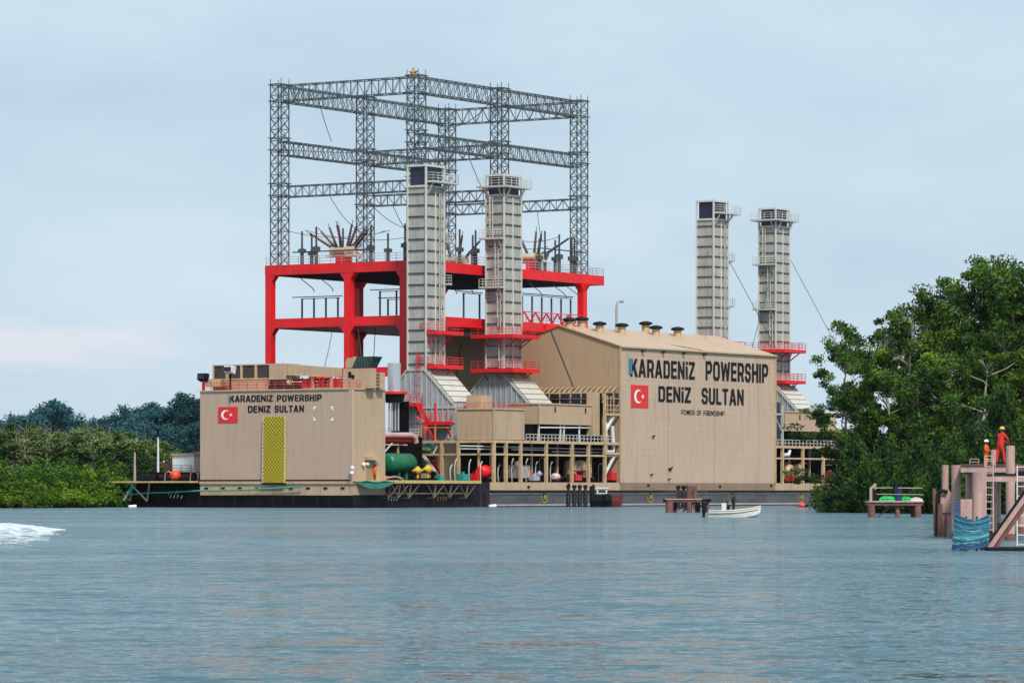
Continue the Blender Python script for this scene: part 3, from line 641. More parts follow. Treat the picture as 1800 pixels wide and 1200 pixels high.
# ---- square chimneys over flared ducts
SV, SW, SL = 14.6, 3.15, 4.75
SZ0, SZ1 = Z(650, -30.8, SV), 49.9
def stack(px, plats, flare_l, ladder, lv=0, lower=True):
    u = U(px, SV); zt = SZ1 - 3.0; dzp = 1.66
    w = MB().use(STKM); w.box(.06, SL-.06, .06, SW-.06, SZ0, zt)
    w.use(STKD); z = SZ0 + .9
    while z < zt-.2:
        w.box(-.1, SL+.1, -.1, SW+.1, z-.07, z+.07); z += dzp
    w.use(LOUV); w.box(.25, SL-.25, .25, SW-.25, zt, SZ1-.1)
    w.use(mat('stack_post_pale', (.60,.58,.53), .5, var=.12, dirt=(.25,.18,.1), dirt_amt=.4))
    for x, y in ((-.03,-.03),(SL+.03,-.03),(SL+.03,SW+.03),(-.03,SW+.03),(SL/2,-.01)): w.bar((x,y,SZ0),(x,y,SZ1+(.2 if abs(x-SL/2) > .1 else -3.3)),.24 if abs(x-SL/2) > .1 else .26)
    for z in (zt-.05, SZ1-.05):
        w.bar((0,0,z),(SL,0,z),.28); w.bar((0,0,z),(0,SW,z),.28); w.bar((SL,0,z),(SL,SW,z),.28); w.bar((0,SW,z),(SL,SW,z),.28)
    so_ = w.build('chimney', ship, (u, SV, 0))
    for kind, py, red in plats:
        z = Z(py, u, SV); pm = MB().use(REDP if red else STKF); rm = REDR if red else mat('pale_rail', (.62,.60,.52), .5)
        if kind == 'top': x0, x1, y0, y1 = -1.0, SL+1.4, -1.1, SW+1.2
        elif kind == 'side': x0, x1, y0, y1 = .1, SL+2.2, -1.2, 0
        elif kind == 'left': x0, x1, y0, y1 = -1.1, 0, -.1, SW+.7
        elif kind == 'wrap': x0, x1, y0, y1 = -1.6, SL+1.2, -2.6, SW+1.8
        elif kind == 'red_side': x0, x1, y0, y1 = -.1, SL+2.2, -2.0, 1.0
        elif kind == 'stub': x0, x1, y0, y1 = SL, SL+.8, -.9, .9
        th = .55 if red else .3
        if kind in ('side', 'left', 'stub'): pm.box(x0, x1, y0, y1, z-th, z)
        elif kind == 'red_side': pm.box(x0, x1, y0, -.14, z-th, z); pm.box(SL+.14, x1, -.14, y1, z-th, z)
        else:
            pm.box(x0, x1, y0, -.14, z-th, z); pm.box(x0, -.14, -.14, y1, z-th, z); pm.box(SL+.14, x1, -.14, y1, z-th, z); pm.box(-.14, SL+.14, SW+.14, y1, z-th, z)
        cs = [(x0+.05,y1-.05),(x0+.05,y0+.05),(x1-.05,y0+.05),(x1-.05,y1-.05)]
        pm.use(STKF if not red else REDP)
        if kind != 'left' and kind != 'stub':
            for bx in (.4, SL-.4): pm.bar((bx, -.1, z-2.0), (bx, y0*.85, z-th), .16)
        if kind in ('left', 'top', 'wrap'):
            for by in (.4, SW-.4): pm.bar((-.1, by, z-1.8), (x0*.85, by, z-th), .16)
        if kind in ('stub', 'side', 'red_side', 'top', 'wrap'): pm.bar((SL+.1, .1, z-1.6), (SL+(x1-SL)*.85, .1, z-th), .14)
        po = pm.build('access_platform', so_)
        r_ = MB().use(rm); r_.rail([(x, y, z) for x, y in cs], 1.15, .065, 1.3); r_.build('railing', po)
    for (x, y, z0, z1, red) in ladder:
        lm = MB().use(REDR if red else mat('pale_rail', (.62,.60,.52), .5)); z = z0
        dx, dy = (.45, 0) if y < 0 else (0, .45)
        lm.bar((x,y,z0),(x,y,z1),.09); lm.bar((x+dx,y+dy,z0),(x+dx,y+dy,z1),.09)
        while z < z1:
            lm.bar((x,y,z),(x+dx,y+dy,z),.06, caps=False); z += .45
        z = z0+1.5
        while z < z1:                                           # safety hoops
            ox, oy = (0, -.7) if y < 0 else (-.7, 0)
            lm.bar((x,y,z),(x+ox*.8-dx*.2,y+oy*.8-dy*.2,z),.06,caps=False); lm.bar((x+ox*.8-dx*.2,y+oy*.8-dy*.2,z),(x+dx*1.2+ox*.8,y+dy*1.2+oy*.8,z),.06,caps=False); lm.bar((x+dx*1.2+ox*.8,y+dy*1.2+oy*.8,z),(x+dx,y+dy,z),.06,caps=False); z += 1.1
        lm.bar((x+dx/2+(0 if y < 0 else -.56), y+dy/2+(-.56 if y < 0 else 0), z0+1.5),(x+dx/2+(0 if y < 0 else -.56), y+dy/2+(-.56 if y < 0 else 0), z1),.06,caps=False)
        lm.build('ladder', so_)
    # flared duct below: slopes out towards the near side (-v) and a little inboard (+v)
    d = MB().use(DUCT); zb = 15.0; vl = -4.9; vr = SW + flare_l; zl = SZ0 - flare_l*1.05; x0, x1 = -.25, 6.3
    poly = [(0,SZ0),(SW,SZ0),(vr,zl),(vr,9.6),(vl-.4,9.6),(vl-.4,zb-.5),(vl,zb)]
    d.prism(poly, 0, x0, x1)
    d.use(DUCTP)
    n = 6                                                          # stepped pale panels on the slope
    for k in range(n):
        a = k/n; b = (k+.86)/n; f = lambda t, o_: (o_[0]+vl*t-.07, SZ0+(zb-SZ0)*t+.07)
        p0 = f(a,(0,0)); p1 = f(b,(0,0)); d.prism([(p0[0],p0[1]),(p0[0]-.1,p0[1]+.12),(p1[0]-.1,p1[1]+.12),(p1[0],p1[1])], 0, x0+.35, x1-.1)
    d.use(STKF); d.bar((x0-.06,0,SZ0),(x0-.06,vl,zb),.26); d.bar((x0-.06,SW,SZ0),(x0-.06,vr,zl),.24); d.bar((x0-.06,vr,zl),(x0-.06,vr,9.6),.2)
    d.bar((x0-.06,0,SZ0),(x0-.06,SW,SZ0),.24); d.bar((x0-.06,vr,zb-.6),(x0-.06,vl-.4,zb-.6),.2); d.bar((x0-.06,vr,12.3),(x0-.06,vl-.4,12.3),.16)
    v = vr - .9
    while v > vl:
        ztop = SZ0-.1 if 0 <= v <= SW else (SZ0 - (v-SW)*1.05 if v > SW else SZ0+(zb-SZ0)*(v/vl))
        d.bar((x0-.07,v,9.7),(x0-.07,v,ztop-.1),.13); v -= .95
    d.build('duct', so_)
    if lower:
        p = MB().use(REDP)
        for z, va, vb, dp in ((Z(708,u,SV), .2, vr+.2, 1.9), (Z(741,u,SV), -5.0, -1.2, 1.9)):
            p.box(x0-dp, x0-.25, va, vb, z-.5, z)
            p.bar((x0-.3,va+.3,z-2.2),(x0-dp*.9,va+.3,z-.5),.2); p.bar((x0-.3,vb-.3,z-2.2),(x0-dp*.9,vb-.3,z-.5),.2)
        po = p.build('access_platform', so_)
        r_ = MB().use(REDR)
        for z, va, vb, dp in ((Z(708,u,SV), .2, vr+.2, 1.9), (Z(741,u,SV), -5.0, -1.2, 1.9)):
            r_.rail([(x0-.3,va+.05,z),(x0-dp+.05,va+.05,z),(x0-dp+.05,vb-.05,z),(x0-.3,vb-.05,z)], 1.2, .07, 1.2)
        r_.build('railing', po)
        s_ = MB().use(REDP); z0, z1 = Z(741,u,SV), Z(708,u,SV)
        for dx in (0, .7): s_.bar((x0-1.2-dx,-1.5,z0),(x0-1.2-dx,.4,z1),.14,.25)
        for k in range(12): t = k/12; s_.bar((x0-1.2,-1.5+1.9*t,z0+(z1-z0)*t),(x0-1.9,-1.5+1.9*t,z0+(z1-z0)*t),.1)
        for dx in (0, .7): s_.bar((x0-1.2-dx,-3.0,9.5),(x0-1.2-dx,-1.2,z0),.14,.25)
        s_.build('stair', so_)
    return so_
s1 = stack(748.7, [('side',317,False),('stub',420,False),('stub',495,False),('red_side',581,True),('red_side',641,True)], 1.25,
      [(-.2,.9,Z(708,-30,SV),Z(640,-30,SV)+1.6,True),(3.3,-.2,21.5,SZ1-4,False)])
s2 = stack(885.8, [('top',326,False),('left',417,False),('left',503,False),('wrap',588,True),('wrap',648,True)], 2.9,
      [(-.2,.5,27,33,False),(-.2,.9,33,40.3,False),(-.2,1.9,40.5,SZ1-3,False),(-.2,.2,20.5,26,False)], lower=False)
s3 = stack(1254.3, [('side',372,False),('stub',455,False),('stub',535,False),('wrap',612,True)], 1.25, [(3.3,-.2,21.5,SZ1-4,False)], lower=False)
s4 = stack(1363.3, [('top',385,False),('left',463,False),('left',542,False),('wrap',614,True),('red_side',668,True)], 2.9,
      [(-.2,.5,27,33,False),(-.2,.9,33,40.3,False),(-.2,1.9,40.5,SZ1-3,False)], lower=False)
# guy wires
us1, us2, us3, us4 = [U(p, SV) for p in (748.7, 885.8, 1254.3, 1363.3)]
for a, b in (((us3,SV+1,Z(440,us3,SV)),(us3-14,8,26.5)),((us3+SL,SV,Z(452,us3,SV)),(us4-1,12,23)),((us4,SV,Z(455,us4,SV)),(us3+SL+3,12,25)),((us4+SL,SV,Z(450,us4,SV)),(us4+SL+16,3,9))):
    w = MB().use(CABL); w.bar(a, b, .07); w.build('guy_wire', ship)
w = MB().use(CABL); w.bar((-.06,12.2,26.6),(-.06,2.6+3,DK+9),.09); w.bar((-.06,28.7,25.2),(-.06,30.5,14),.09); w.bar((U(1153,4),4.5,HE+1.3),(U(1232,0),-.3,HE+.1),.08)
w.build('guy_wire', hallo)
w = MB().use(REDR)                                        # hand rail at the far end of the hall
w.rail([(HL+.3,HV,22.5),(us4-2,HV,22.5)], 1.1, .07, 1.8); w.build('railing', hallo)

# ---- lower works: pipe rack, boxes
def frame_rack(ua, ub, post_us, va_posts, name='pipe_rack'):
    w = MB().use(TANS); zt, zm = 9.4, 7.55
    for u in post_us: w.bar((u,.25,DK),(u,.25,zt),.42); w.bar((u,2.8,DK),(u,2.8,zt-.2),.3)
    for v in va_posts: w.bar((ua,v,DK),(ua,v,zt),.42)
    w.bar((ua,.25,zt),(ub,.25,zt),.35,.4); w.bar((ua,.25,zm),(ub,.25,zm),.22,.26)
    if va_posts: w.bar((ua,.45,zt+.004),(ua,max(va_posts),zt+.004),.35,.4); w.bar((ua,.45,zm),(ua,max(va_posts),zm),.22,.26)
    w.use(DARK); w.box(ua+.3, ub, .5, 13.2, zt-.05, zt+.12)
    w.use(DARK); w.box(ua+1.2, ub-.01, 6.5, 7, DK, zt-.1)  # back wall added to block light and keep the open bays black
    return w
posts = [U(p, .25) for p in (868, 889, 915, 960, 1005, 1034, 1063)]
rk = frame_rack(-34.9, -.02, posts, [V(p, -34.9) for p in (735, 777, 806)])
rk.build('pipe_rack', ship)
w = MB().use(STKF); zt = 9.55
w.rail([(U(925,.3),.3,zt),(-1.9,.3,zt)], 1.0, .1, 1.0, rails=2); w.build('railing', ship)
w = MB().use(YELS); w.rail([(-34.9,V(735,-34.9),zt+.02),(-34.9,7.2,zt+.02)], 1.9, .1, 3.5, rails=1); w.build('railing', ship)
# diagonal braces and pipes inside the rack
w = MB().use(WHITE)
w.bar((-34.7,V(760,-34.9),7.6),(-34.7,V(771,-34.9),9.2),.2)
w.bar((U(1064,.3),.3,Z(832,-5,0)),(U(1080,.3),.3,Z(800,-5,0)),.3); w.bar((U(1064,.3),.3,Z(758,-5,0)),(U(1080,.3),.3,Z(728,-5,0)),.3)
for k, (a, b, z, v) in enumerate(((810,915,8.7,2),(810,868,8.3,2.2),(890,1060,8.6,2.4),(970,1060,8.1,2.5),(900,960,8.3,1.8))):
    w.tube([(U(a,v),v,z),(U(b,v),v,z)], .1, 6)
w.build('pipework', ship)
w = MB().use(WHITE); ua = U(1066,.6); ub = U(1079,.6)
w.smooth = True
w.tube([(ua,.8,Z(742,-4,0)),(ua+.2,.8,Z(785,-4,0)),(ua+.2,.8,Z(793,-4,0)),(ub,.8,Z(794,-4,0)),(ub+.2,.8,Z(786,-4,0)),(ub-.2,.8,Z(748,-4,0))], .32, 8)
w.build('pipework', ship, label='white U-shaped pipe')
# braced bay next to the letter wall
w = MB().use(TANS); ua = U(1063,.1)
w.bar((ua,.1,9.4),(ua,.1,Z(692,-3,0)),.35); w.bar((ua,.1,Z(728,-3,0)),(-.05,.1,Z(728,-3,0)),.3); w.bar((ua,.1,Z(797,-3,0)),(-.05,.1,Z(797,-3,0)),.3)
for py in (700, 712, 720): w.bar((ua,.15,Z(py,-3,0)),(-.05,.15,Z(py,-3,0)),.12)
for k in range(4): w.bar((ua+.9*k,.15,Z(728,-3,0)),(ua+.9*k,.15,Z(695,-3,0)),.12)
w.bar((ua,2.6,DK),(ua,2.6,Z(692,-3,0)),.3)
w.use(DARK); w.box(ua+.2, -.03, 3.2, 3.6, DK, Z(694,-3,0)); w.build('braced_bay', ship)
w = MB().use(TAN); a, b = U(1043,1.2), U(1054,1.2); w.box(a, b, 1.2, 2.4, Z(765,a,1), Z(690,a,1)); w.build('tan_duct', ship)
# tan boxes
def casing(pxc, px1, v0, v1, y0, y1, doors=0):
    u0, u1 = U(pxc, v0), U(px1, v0); z0, z1 = Z(y1,u0,v0), Z(y0,u0,v0)
    w = MB().use(TAN); w.box(u0, u1, v0, v1, z0, z1)
    w.use(TANS); w.bar((u0-.05,v0-.05,z0),(u0-.05,v0-.05,z1),.16); w.bar((u0,v0-.05,z1),(u1,v0-.05,z1),.2); w.bar((u0-.05,v0,z1),(u0-.05,v1,z1),.2)
    for k in range(1, doors+1): u = u0 + (u1-u0)*k/(doors+1); w.bar((u,v0-.04,z0),(u,v0-.04,z1),.07)
    if doors:
        w.use(BLACK)
        for k in (.28, .85): u = u0+(u1-u0)*k; w.box(u, u+.3, v0-.08, v0-.01, z0+(z1-z0)*.6, z0+(z1-z0)*.85)
    return w.build('air_intake_housing', ship)
casing(868, 922, .1, V(803,-34.9), 718, 772)
casing(948, 1042, 1.6, 7.2, 709, 745, 3)
w = MB().use(REDR); w.rail([(-34.8,6.4,Z(718,-34.9,0)),(-34.8,.2,Z(718,-34.9,0)),(U(922,.2),.2,Z(718,-34.9,0))], .9, .06, 1.4); w.build('railing', ship)
w = MB().use(TAN); a = U(845, 6); w.box(a, a+3.0, 6, 8.5, 14, Z(694,a,6)); w.build('small_cabinet', ship)
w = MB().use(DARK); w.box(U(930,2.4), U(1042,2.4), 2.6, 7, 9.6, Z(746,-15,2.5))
w.use(WHITE)
for px in (947, 991, 1018, 985): u = U(px, 2); w.bar((u,2,9.6),(u,2,Z(744,u,2)),.2)
w.tube([(U(948,1.9),1.9,Z(752,-15,2)),(U(1040,1.9),1.9,Z(750,-15,2))], .13, 6); w.build('housing_support', ship)
# dark works behind the duct, between the deckhouse and the rack
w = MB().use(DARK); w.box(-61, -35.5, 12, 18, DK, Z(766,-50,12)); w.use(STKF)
w.rail([(-60,11.8,Z(766,-50,12)),(-36,11.8,Z(766,-50,12))], 1.1, .08, 1.6)
w.use(TANS)
for u in (-56, -49, -42): w.bar((u,11.8,DK),(u,11.8,Z(766,-50,12)),.25)
w.use(WHITE); w.bar((-47,11.6,7),(-43.5,11.6,9.3),.14); w.bar((-51,11.6,9.3),(-48,11.6,7),.14); w.bar((-52,11.6,8.9),(-40,11.6,8.9),.12)
w.build('machinery_block', ship)
w = MB().use(mat('pink_pipe', (.55,.33,.32), .5, var=.2)); w.tube([(U(668,8),8,Z(765,-50,8)),(U(722,8),8,Z(765,-42,8)),(U(729,8),8,Z(768,-42,8)),(U(731,8),8,Z(778,-42,8))], .42, 10)
w.use(REDP); w.tube([(U(660,8.5),8.5,Z(774,-50,8)),(U(728,8.5),8.5,Z(774,-42,8))], .36, 8); w.build('pipework', ship, label='thick pink and red pipes above the green tank')
# silver exhaust pipe with thin down pipes
uc = U(693, 11); w = MB().use(SILV)
w.tube([(uc,11,Z(708,uc,11)),(uc,11,Z(638,uc,11))], .95, 18); w.use(SILV)
for d_ in (-.9, -.35, .2, .75): w.tube([(uc+d_*.5,11-d_*.6,Z(757,uc,11)),(uc+d_*.5,11-d_*.6,Z(707,uc,11))], .16, 6)
w.use(DARK); w.box(uc+1.3, uc+1.6, 9.5, 12.4, Z(770,uc,11), Z(705,uc,11))
ex = w.build('silver_exhaust', ship)
w = MB().use(REDP); z = Z(688,uc,11); w.tube([(uc,11,z-.35),(uc,11,z)], 1.9, 12); w.use(BLACK); w.tube([(uc,11,z-1.6),(uc,11,z-.36)], [1.2,1.6], 12); w.build('access_platform', ex)
# repeating works at the right end of the ship, partly behind the trees
w = frame_rack(HL+.1, 104, [U(p,.25) for p in (1375,1411,1447)]+[100], []); w.build('pipe_rack', ship)
w = MB().use(STKF); w.rail([(HL+.4,.3,zt),(104,.3,zt)], 1.0, .1, 1.2, rails=2); w.build('railing', ship)
casing(1379, 1470, 1.6, 7.2, 723, 757, 3)
w = MB().use(DARK); w.box(HL+.2, 104, 3.5, 4, 9.7, Z(757,60,3))
w.use(STKF); w.bar((U(1375,.2),.2,9.5),(U(1375,.2),.2,Z(712,48,0)),.35); w.bar((HL+.2,.2,Z(730,46,0)),(U(1375,.2),.2,Z(760,46,0)),.2); w.bar((HL+.2,.2,Z(727,46,0)),(U(1375,.2),.2,Z(727,46,0)),.25)
w.use(LOUV); w.box(HL+.05, U(1372,1), 1, 1.4, 9.6, Z(706,46,1)); w.build('braced_bay', ship)
w = MB().use(WHITE); u = U(1378,.4); w.tube([(u,.4,Z(799,u,0)),(U(1386,.4),.4,Z(799,u,0)),(U(1388,.4),.4,Z(791,u,0))], .3, 8)
w.build('pipework', ship, label='short white elbow pipe')

# ---- outriggers along the waterline
def outrigger(pts_u, v0, v1, braces):
    w = MB().use(YELS); u0, u1 = pts_u; w.box(u0, u1, v0, v1, DK-.12, DK+.12)
    w.box(u0, u1, v0-.12, v0-.005, DK-.2, DK+.22)
    w.use(mat('brace_steel', (.20,.15,.10), .7, var=.4, nscale=1, dirt=RUST, dirt_amt=.6))
    for u in braces:
        w.bar((u,v0+.1,DK-.15),(u,v0+.5,1.3),.15); w.bar((u-2.3,v0+.1,DK-.15),(u,v0+.5,1.3),.1); w.bar((u+2.3,v0+.1,DK-.15),(u,v0+.5,1.3),.1); w.bar((u,v0+.5,1.3),(u,-.02,1.3),.14)
    w.bar((braces[0],v0+.5,1.95),(braces[-1],v0+.5,1.95),.14)
    return w
outrigger((-69.5, U(845,-1.9)), -1.9, -.36, [U(p,-1.9) for p in (688,705,724,768,795,824)]).build('outrigger_walkway', ship)
w = MB().use(YELS); v1 = V(190, UB-1.2); w.box(UB-1.9, UB-.02, VD+.3, 38, DK-.12, DK+.12); w.box(UB-1.9, UB+1.5, 38, v1, DK-.12, DK+.12); w.use(TANS)
for v in (37.5, 40.5): w.bar((UB-1.2,v,DK-.15),(UB-.3,v-2.4,.9),.2); w.bar((UB-1.2,v-3.5,DK-.15),(UB-.3,v-2.4,.9),.16)
w.build('outrigger_walkway', ship)

# densely packed small machinery and pipes in the shade of the open bays
rr = random.Random(33)
cm = [DARK, mat('brown_machine', (.09,.04,.03), .7, var=.5, nscale=2), mat('grey_machine', (.12,.12,.13), .6, var=.4, nscale=2), REDR, mat('cream_pipe', (.40,.33,.24), .6, var=.3)]
for i in range(95):
    ua, ub, va, vb, zt = rr.choice(((-34.5,-.5,1.5,6.0,7.2),(-34.5,-.5,1.5,6.0,7.2),(-60,-36,4,11.5,6.5),(HL+1,74,1.2,3.2,7.2)))
    u = rr.uniform(ua, ub-1.2); v = rr.uniform(va, vb); m = rr.choice((0,0,1,1,2,3,4)); w = MB().use(cm[m]); k = rr.random()
    if k < .35: a = rr.uniform(.4,1.2); w.box(u, u+a, v, v+.7, DK+.002, DK+rr.uniform(.5,1.8))
    elif k < .6: w.tube([(u,v,DK),(u,v,DK+rr.uniform(1,3.4))], rr.uniform(.08,.28), 8)
    elif k < .8: a = rr.uniform(1.5,4); z = rr.uniform(DK+.6, zt); w.tube([(u,v,DK),(u,v,z-.3),(u+.3,v,z),(min(u+a,ub),v,z)], rr.uniform(.06,.14), 6)
    else: w.tube([(u,v,DK+.6),(u+rr.uniform(.8,1.6),v,DK+.6)], rr.uniform(.3,.5), 10); w.box(u+.2,u+.7,v-.2,v+.2,DK+.003,DK+.4)
    w.build('machinery', ship)

# ------------------------------------------------------------------ equipment standing on the ship
def deck_thing(name, label, cat, u, v, z, group=None, rz=0): return thing(name, label, cat, on_ship(u, v, z), TH+rz, group)
# green tank
u, v = U(679, 4.5), 4.5; du = U(729, 4.5)-u
t = deck_thing('storage_tank', 'green horizontal cylindrical tank on the open deck beside the tan deckhouse', 'tank', u, v, DK)
r = 1.42; zc = Z(814, u, v)-DK; w = MB().use(GRNT)
du -= 1.5; w.tube([(-.35,0,zc),(-.2,0,zc),(0,0,zc),(du,0,zc),(du+.2,0,zc),(du+.35,0,zc)], [.4,1.0,r,r,1.0,.4], 24); w.build('vessel', t)
for x in (2.2, du-1.5):
    w = MB().use(GRNT); w.box(x-.25, x+.25, -.7, .7, 0, zc-1.1); w.build('leg', t)
# deckhouse roof
RZ = DZ+.02
u = -67.5
def roof(name, label, cat, px, v_=None, uu=-67.5, group=None): vv = V(px, uu); return deck_thing(name, label, cat, uu, vv, RZ, group), vv
t, vr = roof('air_cooler', 'long roof cooling unit with four dark grilles at the left end of the deckhouse roof', 'air cooler', 475)
vl = V(374, -67.5)-vr; zt = Z(640,-67.5,20)-RZ; zm = Z(667,-67.5,20)-RZ
w = MB().use(mat('pinkish_panel', (.50,.30,.20), .6, var=.1)); w.box(0,4,0,vl,0.05,zm); w.use(TANS); w.box(-.08,4.1,-.05,vl+.05,zm,zm+.2); w.box(-.05,4.1,-.05,vl+.05,zt-.15,zt); w.use(DARK); w.box(.35,3.9,.05,vl-.05,zm+.2,zt-.15); w.build('housing', t)
for k in range(5):
    y = vl*k/4; w = MB().use(TANS); w.box(-.06,.3,max(0,y-.17),min(vl,y+.17),zm+.2,zt-.15); w.build('frame_post', t)
for k in range(4):
    w = MB().use(mat('cooler_grille', (.07,.05,.045), .6, var=.5, nscale=3, lines=[(2,.3,.06,.6),(1,.45,.06,.5)])); w.box(.1,.3,vl*k/4+.2,vl*(k+1)/4-.2,zm+.22,zt-.17); w.build('grille', t)
w = MB().use(TANS); w.box(-1.8,-.2,vl-2.6,vl-.1,.6,zm+.1); w.build('side_cabinet', t)
t, vr = roof('roof_cabinet', 'plain tan box on thin legs beside the grilled roof cooler', 'cabinet', 504)
vl = V(476,-67.5)-vr; w = MB().use(TAN); w.box(-.4,3.2,0,vl,Z(668,u,20)-RZ,zt); w.build('body', t)
for y in (.2, vl-.2):
    w = MB().use(BLACK); w.bar((-.2,y,0),(-.2,y,Z(668,u,20)-RZ),.18); w.build('leg', t)
w = MB().use(BLACK); w.box(-.6,1,-2,vl,.2,.7); w.build('base_frame', t)
t, vr = roof('air_duct', 'long tan horizontal duct on posts above red pipes in the middle of the deckhouse roof', 'duct', 583)
vl = V(505,-67.5)-vr; w = MB().use(TAN); w.add([(0,0,zt-1.9),(2.5,0,zt-1.9),(2.5,vl,zt-1.5),(0,vl,zt-1.5),(0,0,zt-.7),(2.5,0,zt-.7),(2.5,vl,zt-.1),(0,vl,zt-.1)],[(0,3,2,1),(4,5,6,7),(0,1,5,4),(1,2,6,5),(2,3,7,6),(3,0,4,7)]); w.use(TANS); w.bar((-.1,0,zt-1.95),(-.1,vl,zt-1.55),.16); w.build('body', t)
for y in (.3, vl*.45, vl-.3):
    w = MB().use(TANS); w.bar((.3,y,0),(.3,y,zt-1.6),.3); w.build('leg', t)
t, vr = roof('pipe_bundle', 'red pipes and valves under the long tan roof duct', 'pipes', 600, uu=-67.0)
w = MB().use(REDR); vl = V(508,-67)-vr
for k in range(3): w.tube([(.2+k*.4,0,.5+k*.45),(.2+k*.4,vl,.5+k*.45)], .17, 8)
for k in range(9): w.bar((.1,vl*k/8,0),(.1,vl*k/8,1.8),.12)
rr = random.Random(7)
for k in range(7): y = vl*rr.random(); w.box(0,.5,y,y+.7,.3,1.5)
w.build('pipework', t)
t, vr = roof('roof_cabinet', 'tan equipment cabinet under the curved hood with dark slanted louvre', 'cabinet', 651)
vl = V(603,-67.5)-vr; zc = Z(649,u,8)-RZ; w = MB().use(TAN); w.box(0,1.4,0,vl,.1,zc); w.build('body', t)
w = MB().use(BLACK); y = vl-.9; w.box(-.05,-.01,y-.5,y,zc*.55,zc*.85); w.box(-.05,-.01,y-1.0,y-.55,zc*.5,zc*.7); w.build('emblem', t)
t, vr = roof('exhaust_hood', 'curved tan hood with a dark slanted louvre on top of the roof cabinet', 'hood', 657); t.location.z = RZ+zc+.1
vl = V(606,-67.5)-vr; zh = Z(628,u,8)-RZ-zc-.1; w = MB().use(TAN)
w.prism([(vl,0),(vl,.8),(vl-.25,1.4),(vl-.8,zh-.2),(vl-1.4,zh),(2.9,zh),(3.7,0)], 0, .2, 2.2); w.build('cowl', t)
w = MB().use(mat('hood_louvre', (.015,.03,.025), .4, var=.4, lines=[(1,.5,.1,-2.5)])); w.prism([(.95,.02),(3.68,.02),(2.88,zh-.02),(.0,zh-.02)], 0, .1, 2.1); w.build('louvre', t)
t, vr = roof('roof_cabinet', 'low tan ribbed housing at the right end of the deckhouse roof behind rust red fittings', 'cabinet', 668, uu=-65)
vl = 3.2; w = MB().use(TAN); w.box(0,1.2,0,vl,.1,2.3); w.use(TANS)
for k in range(5): w.bar((-.05,0,.3+k*.45),(-.05,vl,.3+k*.45),.12)
w.build('body', t)
w = MB().use(REDR)
for k in range(5): w.tube([(-1,.3+k*.5,0),(-1,.3+k*.5,1.2+.5*(k % 2))], .2, 7)
w.build('valve_group', t)
for px, uu, hz, lab, dark in ((358,-69.4,1.9,'black floodlight on a red post at the left roof corner', True),(405,-69.4,2.9,'white tilted floodlight in front of the grilled roof cooler', False)):
    vv = V(px, uu); t = deck_thing('floodlight', lab, 'floodlight', uu, vv, RZ)
    w = MB().use(REDP if dark else DARK); w.bar((0,0,0),(0,0,hz-.3),.3 if dark else .16); w.build('post', t)
    w = MB().use(BLACK if dark else WHITE); w.add([(-.6,-.7,hz-.3),(.2,-.7,hz-.6),(.2,.7,hz-.6),(-.6,.7,hz-.3),(-.4,-.8,hz+.6),(.3,-.8,hz+.5),(.3,.8,hz+.5),(-.4,.8,hz+.6)],[(0,3,2,1),(4,5,6,7),(0,1,5,4),(1,2,6,5),(2,3,7,6),(3,0,4,7)]); w.build('lamp_head', t)
    w = MB().use(LOUV); w.box(-.75,-.62,-.55,.55,hz-.2,hz+.4); w.build('lens', t)
t = deck_thing('hose_reel', 'red hose reel cabinet on the railed rear deck behind the cooler', 'reel', -58, V(432,-58), DZ+1.2)
w = MB().use(REDP); w.box(0,.5,-.9,.9,1.0,1.5); w.bar((.2,0,0),(.2,0,1.2),.35); w.build('body', t)
t = deck_thing('hose_reel', 'red valve cabinet near the right end of the railed rear deck', 'reel', -54, V(560,-54), DZ+1.2)
w = MB().use(REDP); w.box(0,.6,-2,1.6,.5,1.2); w.tube([(.2,-1,0),(.2,-1,1.9)], .35, 8); w.build('body', t)

# high voltage gear on the top deck of the gantry
def bushing_cluster(px, uu, label, n, seed, one=0):
    vv = V(px, uu); t = deck_thing('bushing_cluster', label, 'switchgear', uu, vv, DT); rr = random.Random(seed)
    w = MB().use(REDP); w.box(-.9,.9,-.9,.9,0,1.5); w.use(WHITE); w.box(-.9,.9,-2.8,2.8,1.5,1.75); w.build('stand', t)
    w = MB().use(mat('ivory_tank', (.55,.50,.38), .5, var=.2)); w.tube([(0,-2.2,2.3),(0,2.2,2.3)], .75, 14); w.tube([(-.9,-1,2.3),(-.9,1,2.3)], .5, 12); w.build('gas_tank', t)
    for k in range(n):
        f = k/(n-1)*2-1; a = f*R(56); L_ = 4.6 if abs(f) > .8 else 3.8; y = -2.0*f*-1
        d = Vector((rr.uniform(-.4,.4)-.1, sin(a), cos(a))).normalized(); p = Vector((rr.uniform(-.3,.3), 1.9*f, 2.7))
        w = MB().use(INSB if k % 3 else CABL); n_ = 9
        w.tube([p + d*L_*i/(2*n_) for i in range(2*n_+1)], [(.30 if i % 2 else .17)*(1-.35*i/(2*n_)) for i in range(2*n_+1)], 8)
        w.use(GALV); w.tube([p+d*L_, p+d*(L_+.7)], .06, 6); w.build('bushing', t)
bushing_cluster(604, U1+7, 'fan of dark insulators on an ivory tank, left of the nearest tall chimney', 9, 1)
bushing_cluster(938, 11.5, 'fan of dark insulators on an ivory tank, right of the second tall chimney', 5, 2)
bushing_cluster(800, 12.0, 'fan of dark insulators seen between the two nearest chimneys', 4, 3)
pa = None; GI = 'insulator posts on the top deck of the gantry'
LP_ = 'grey insulator post standing on the top deck of the red gantry'
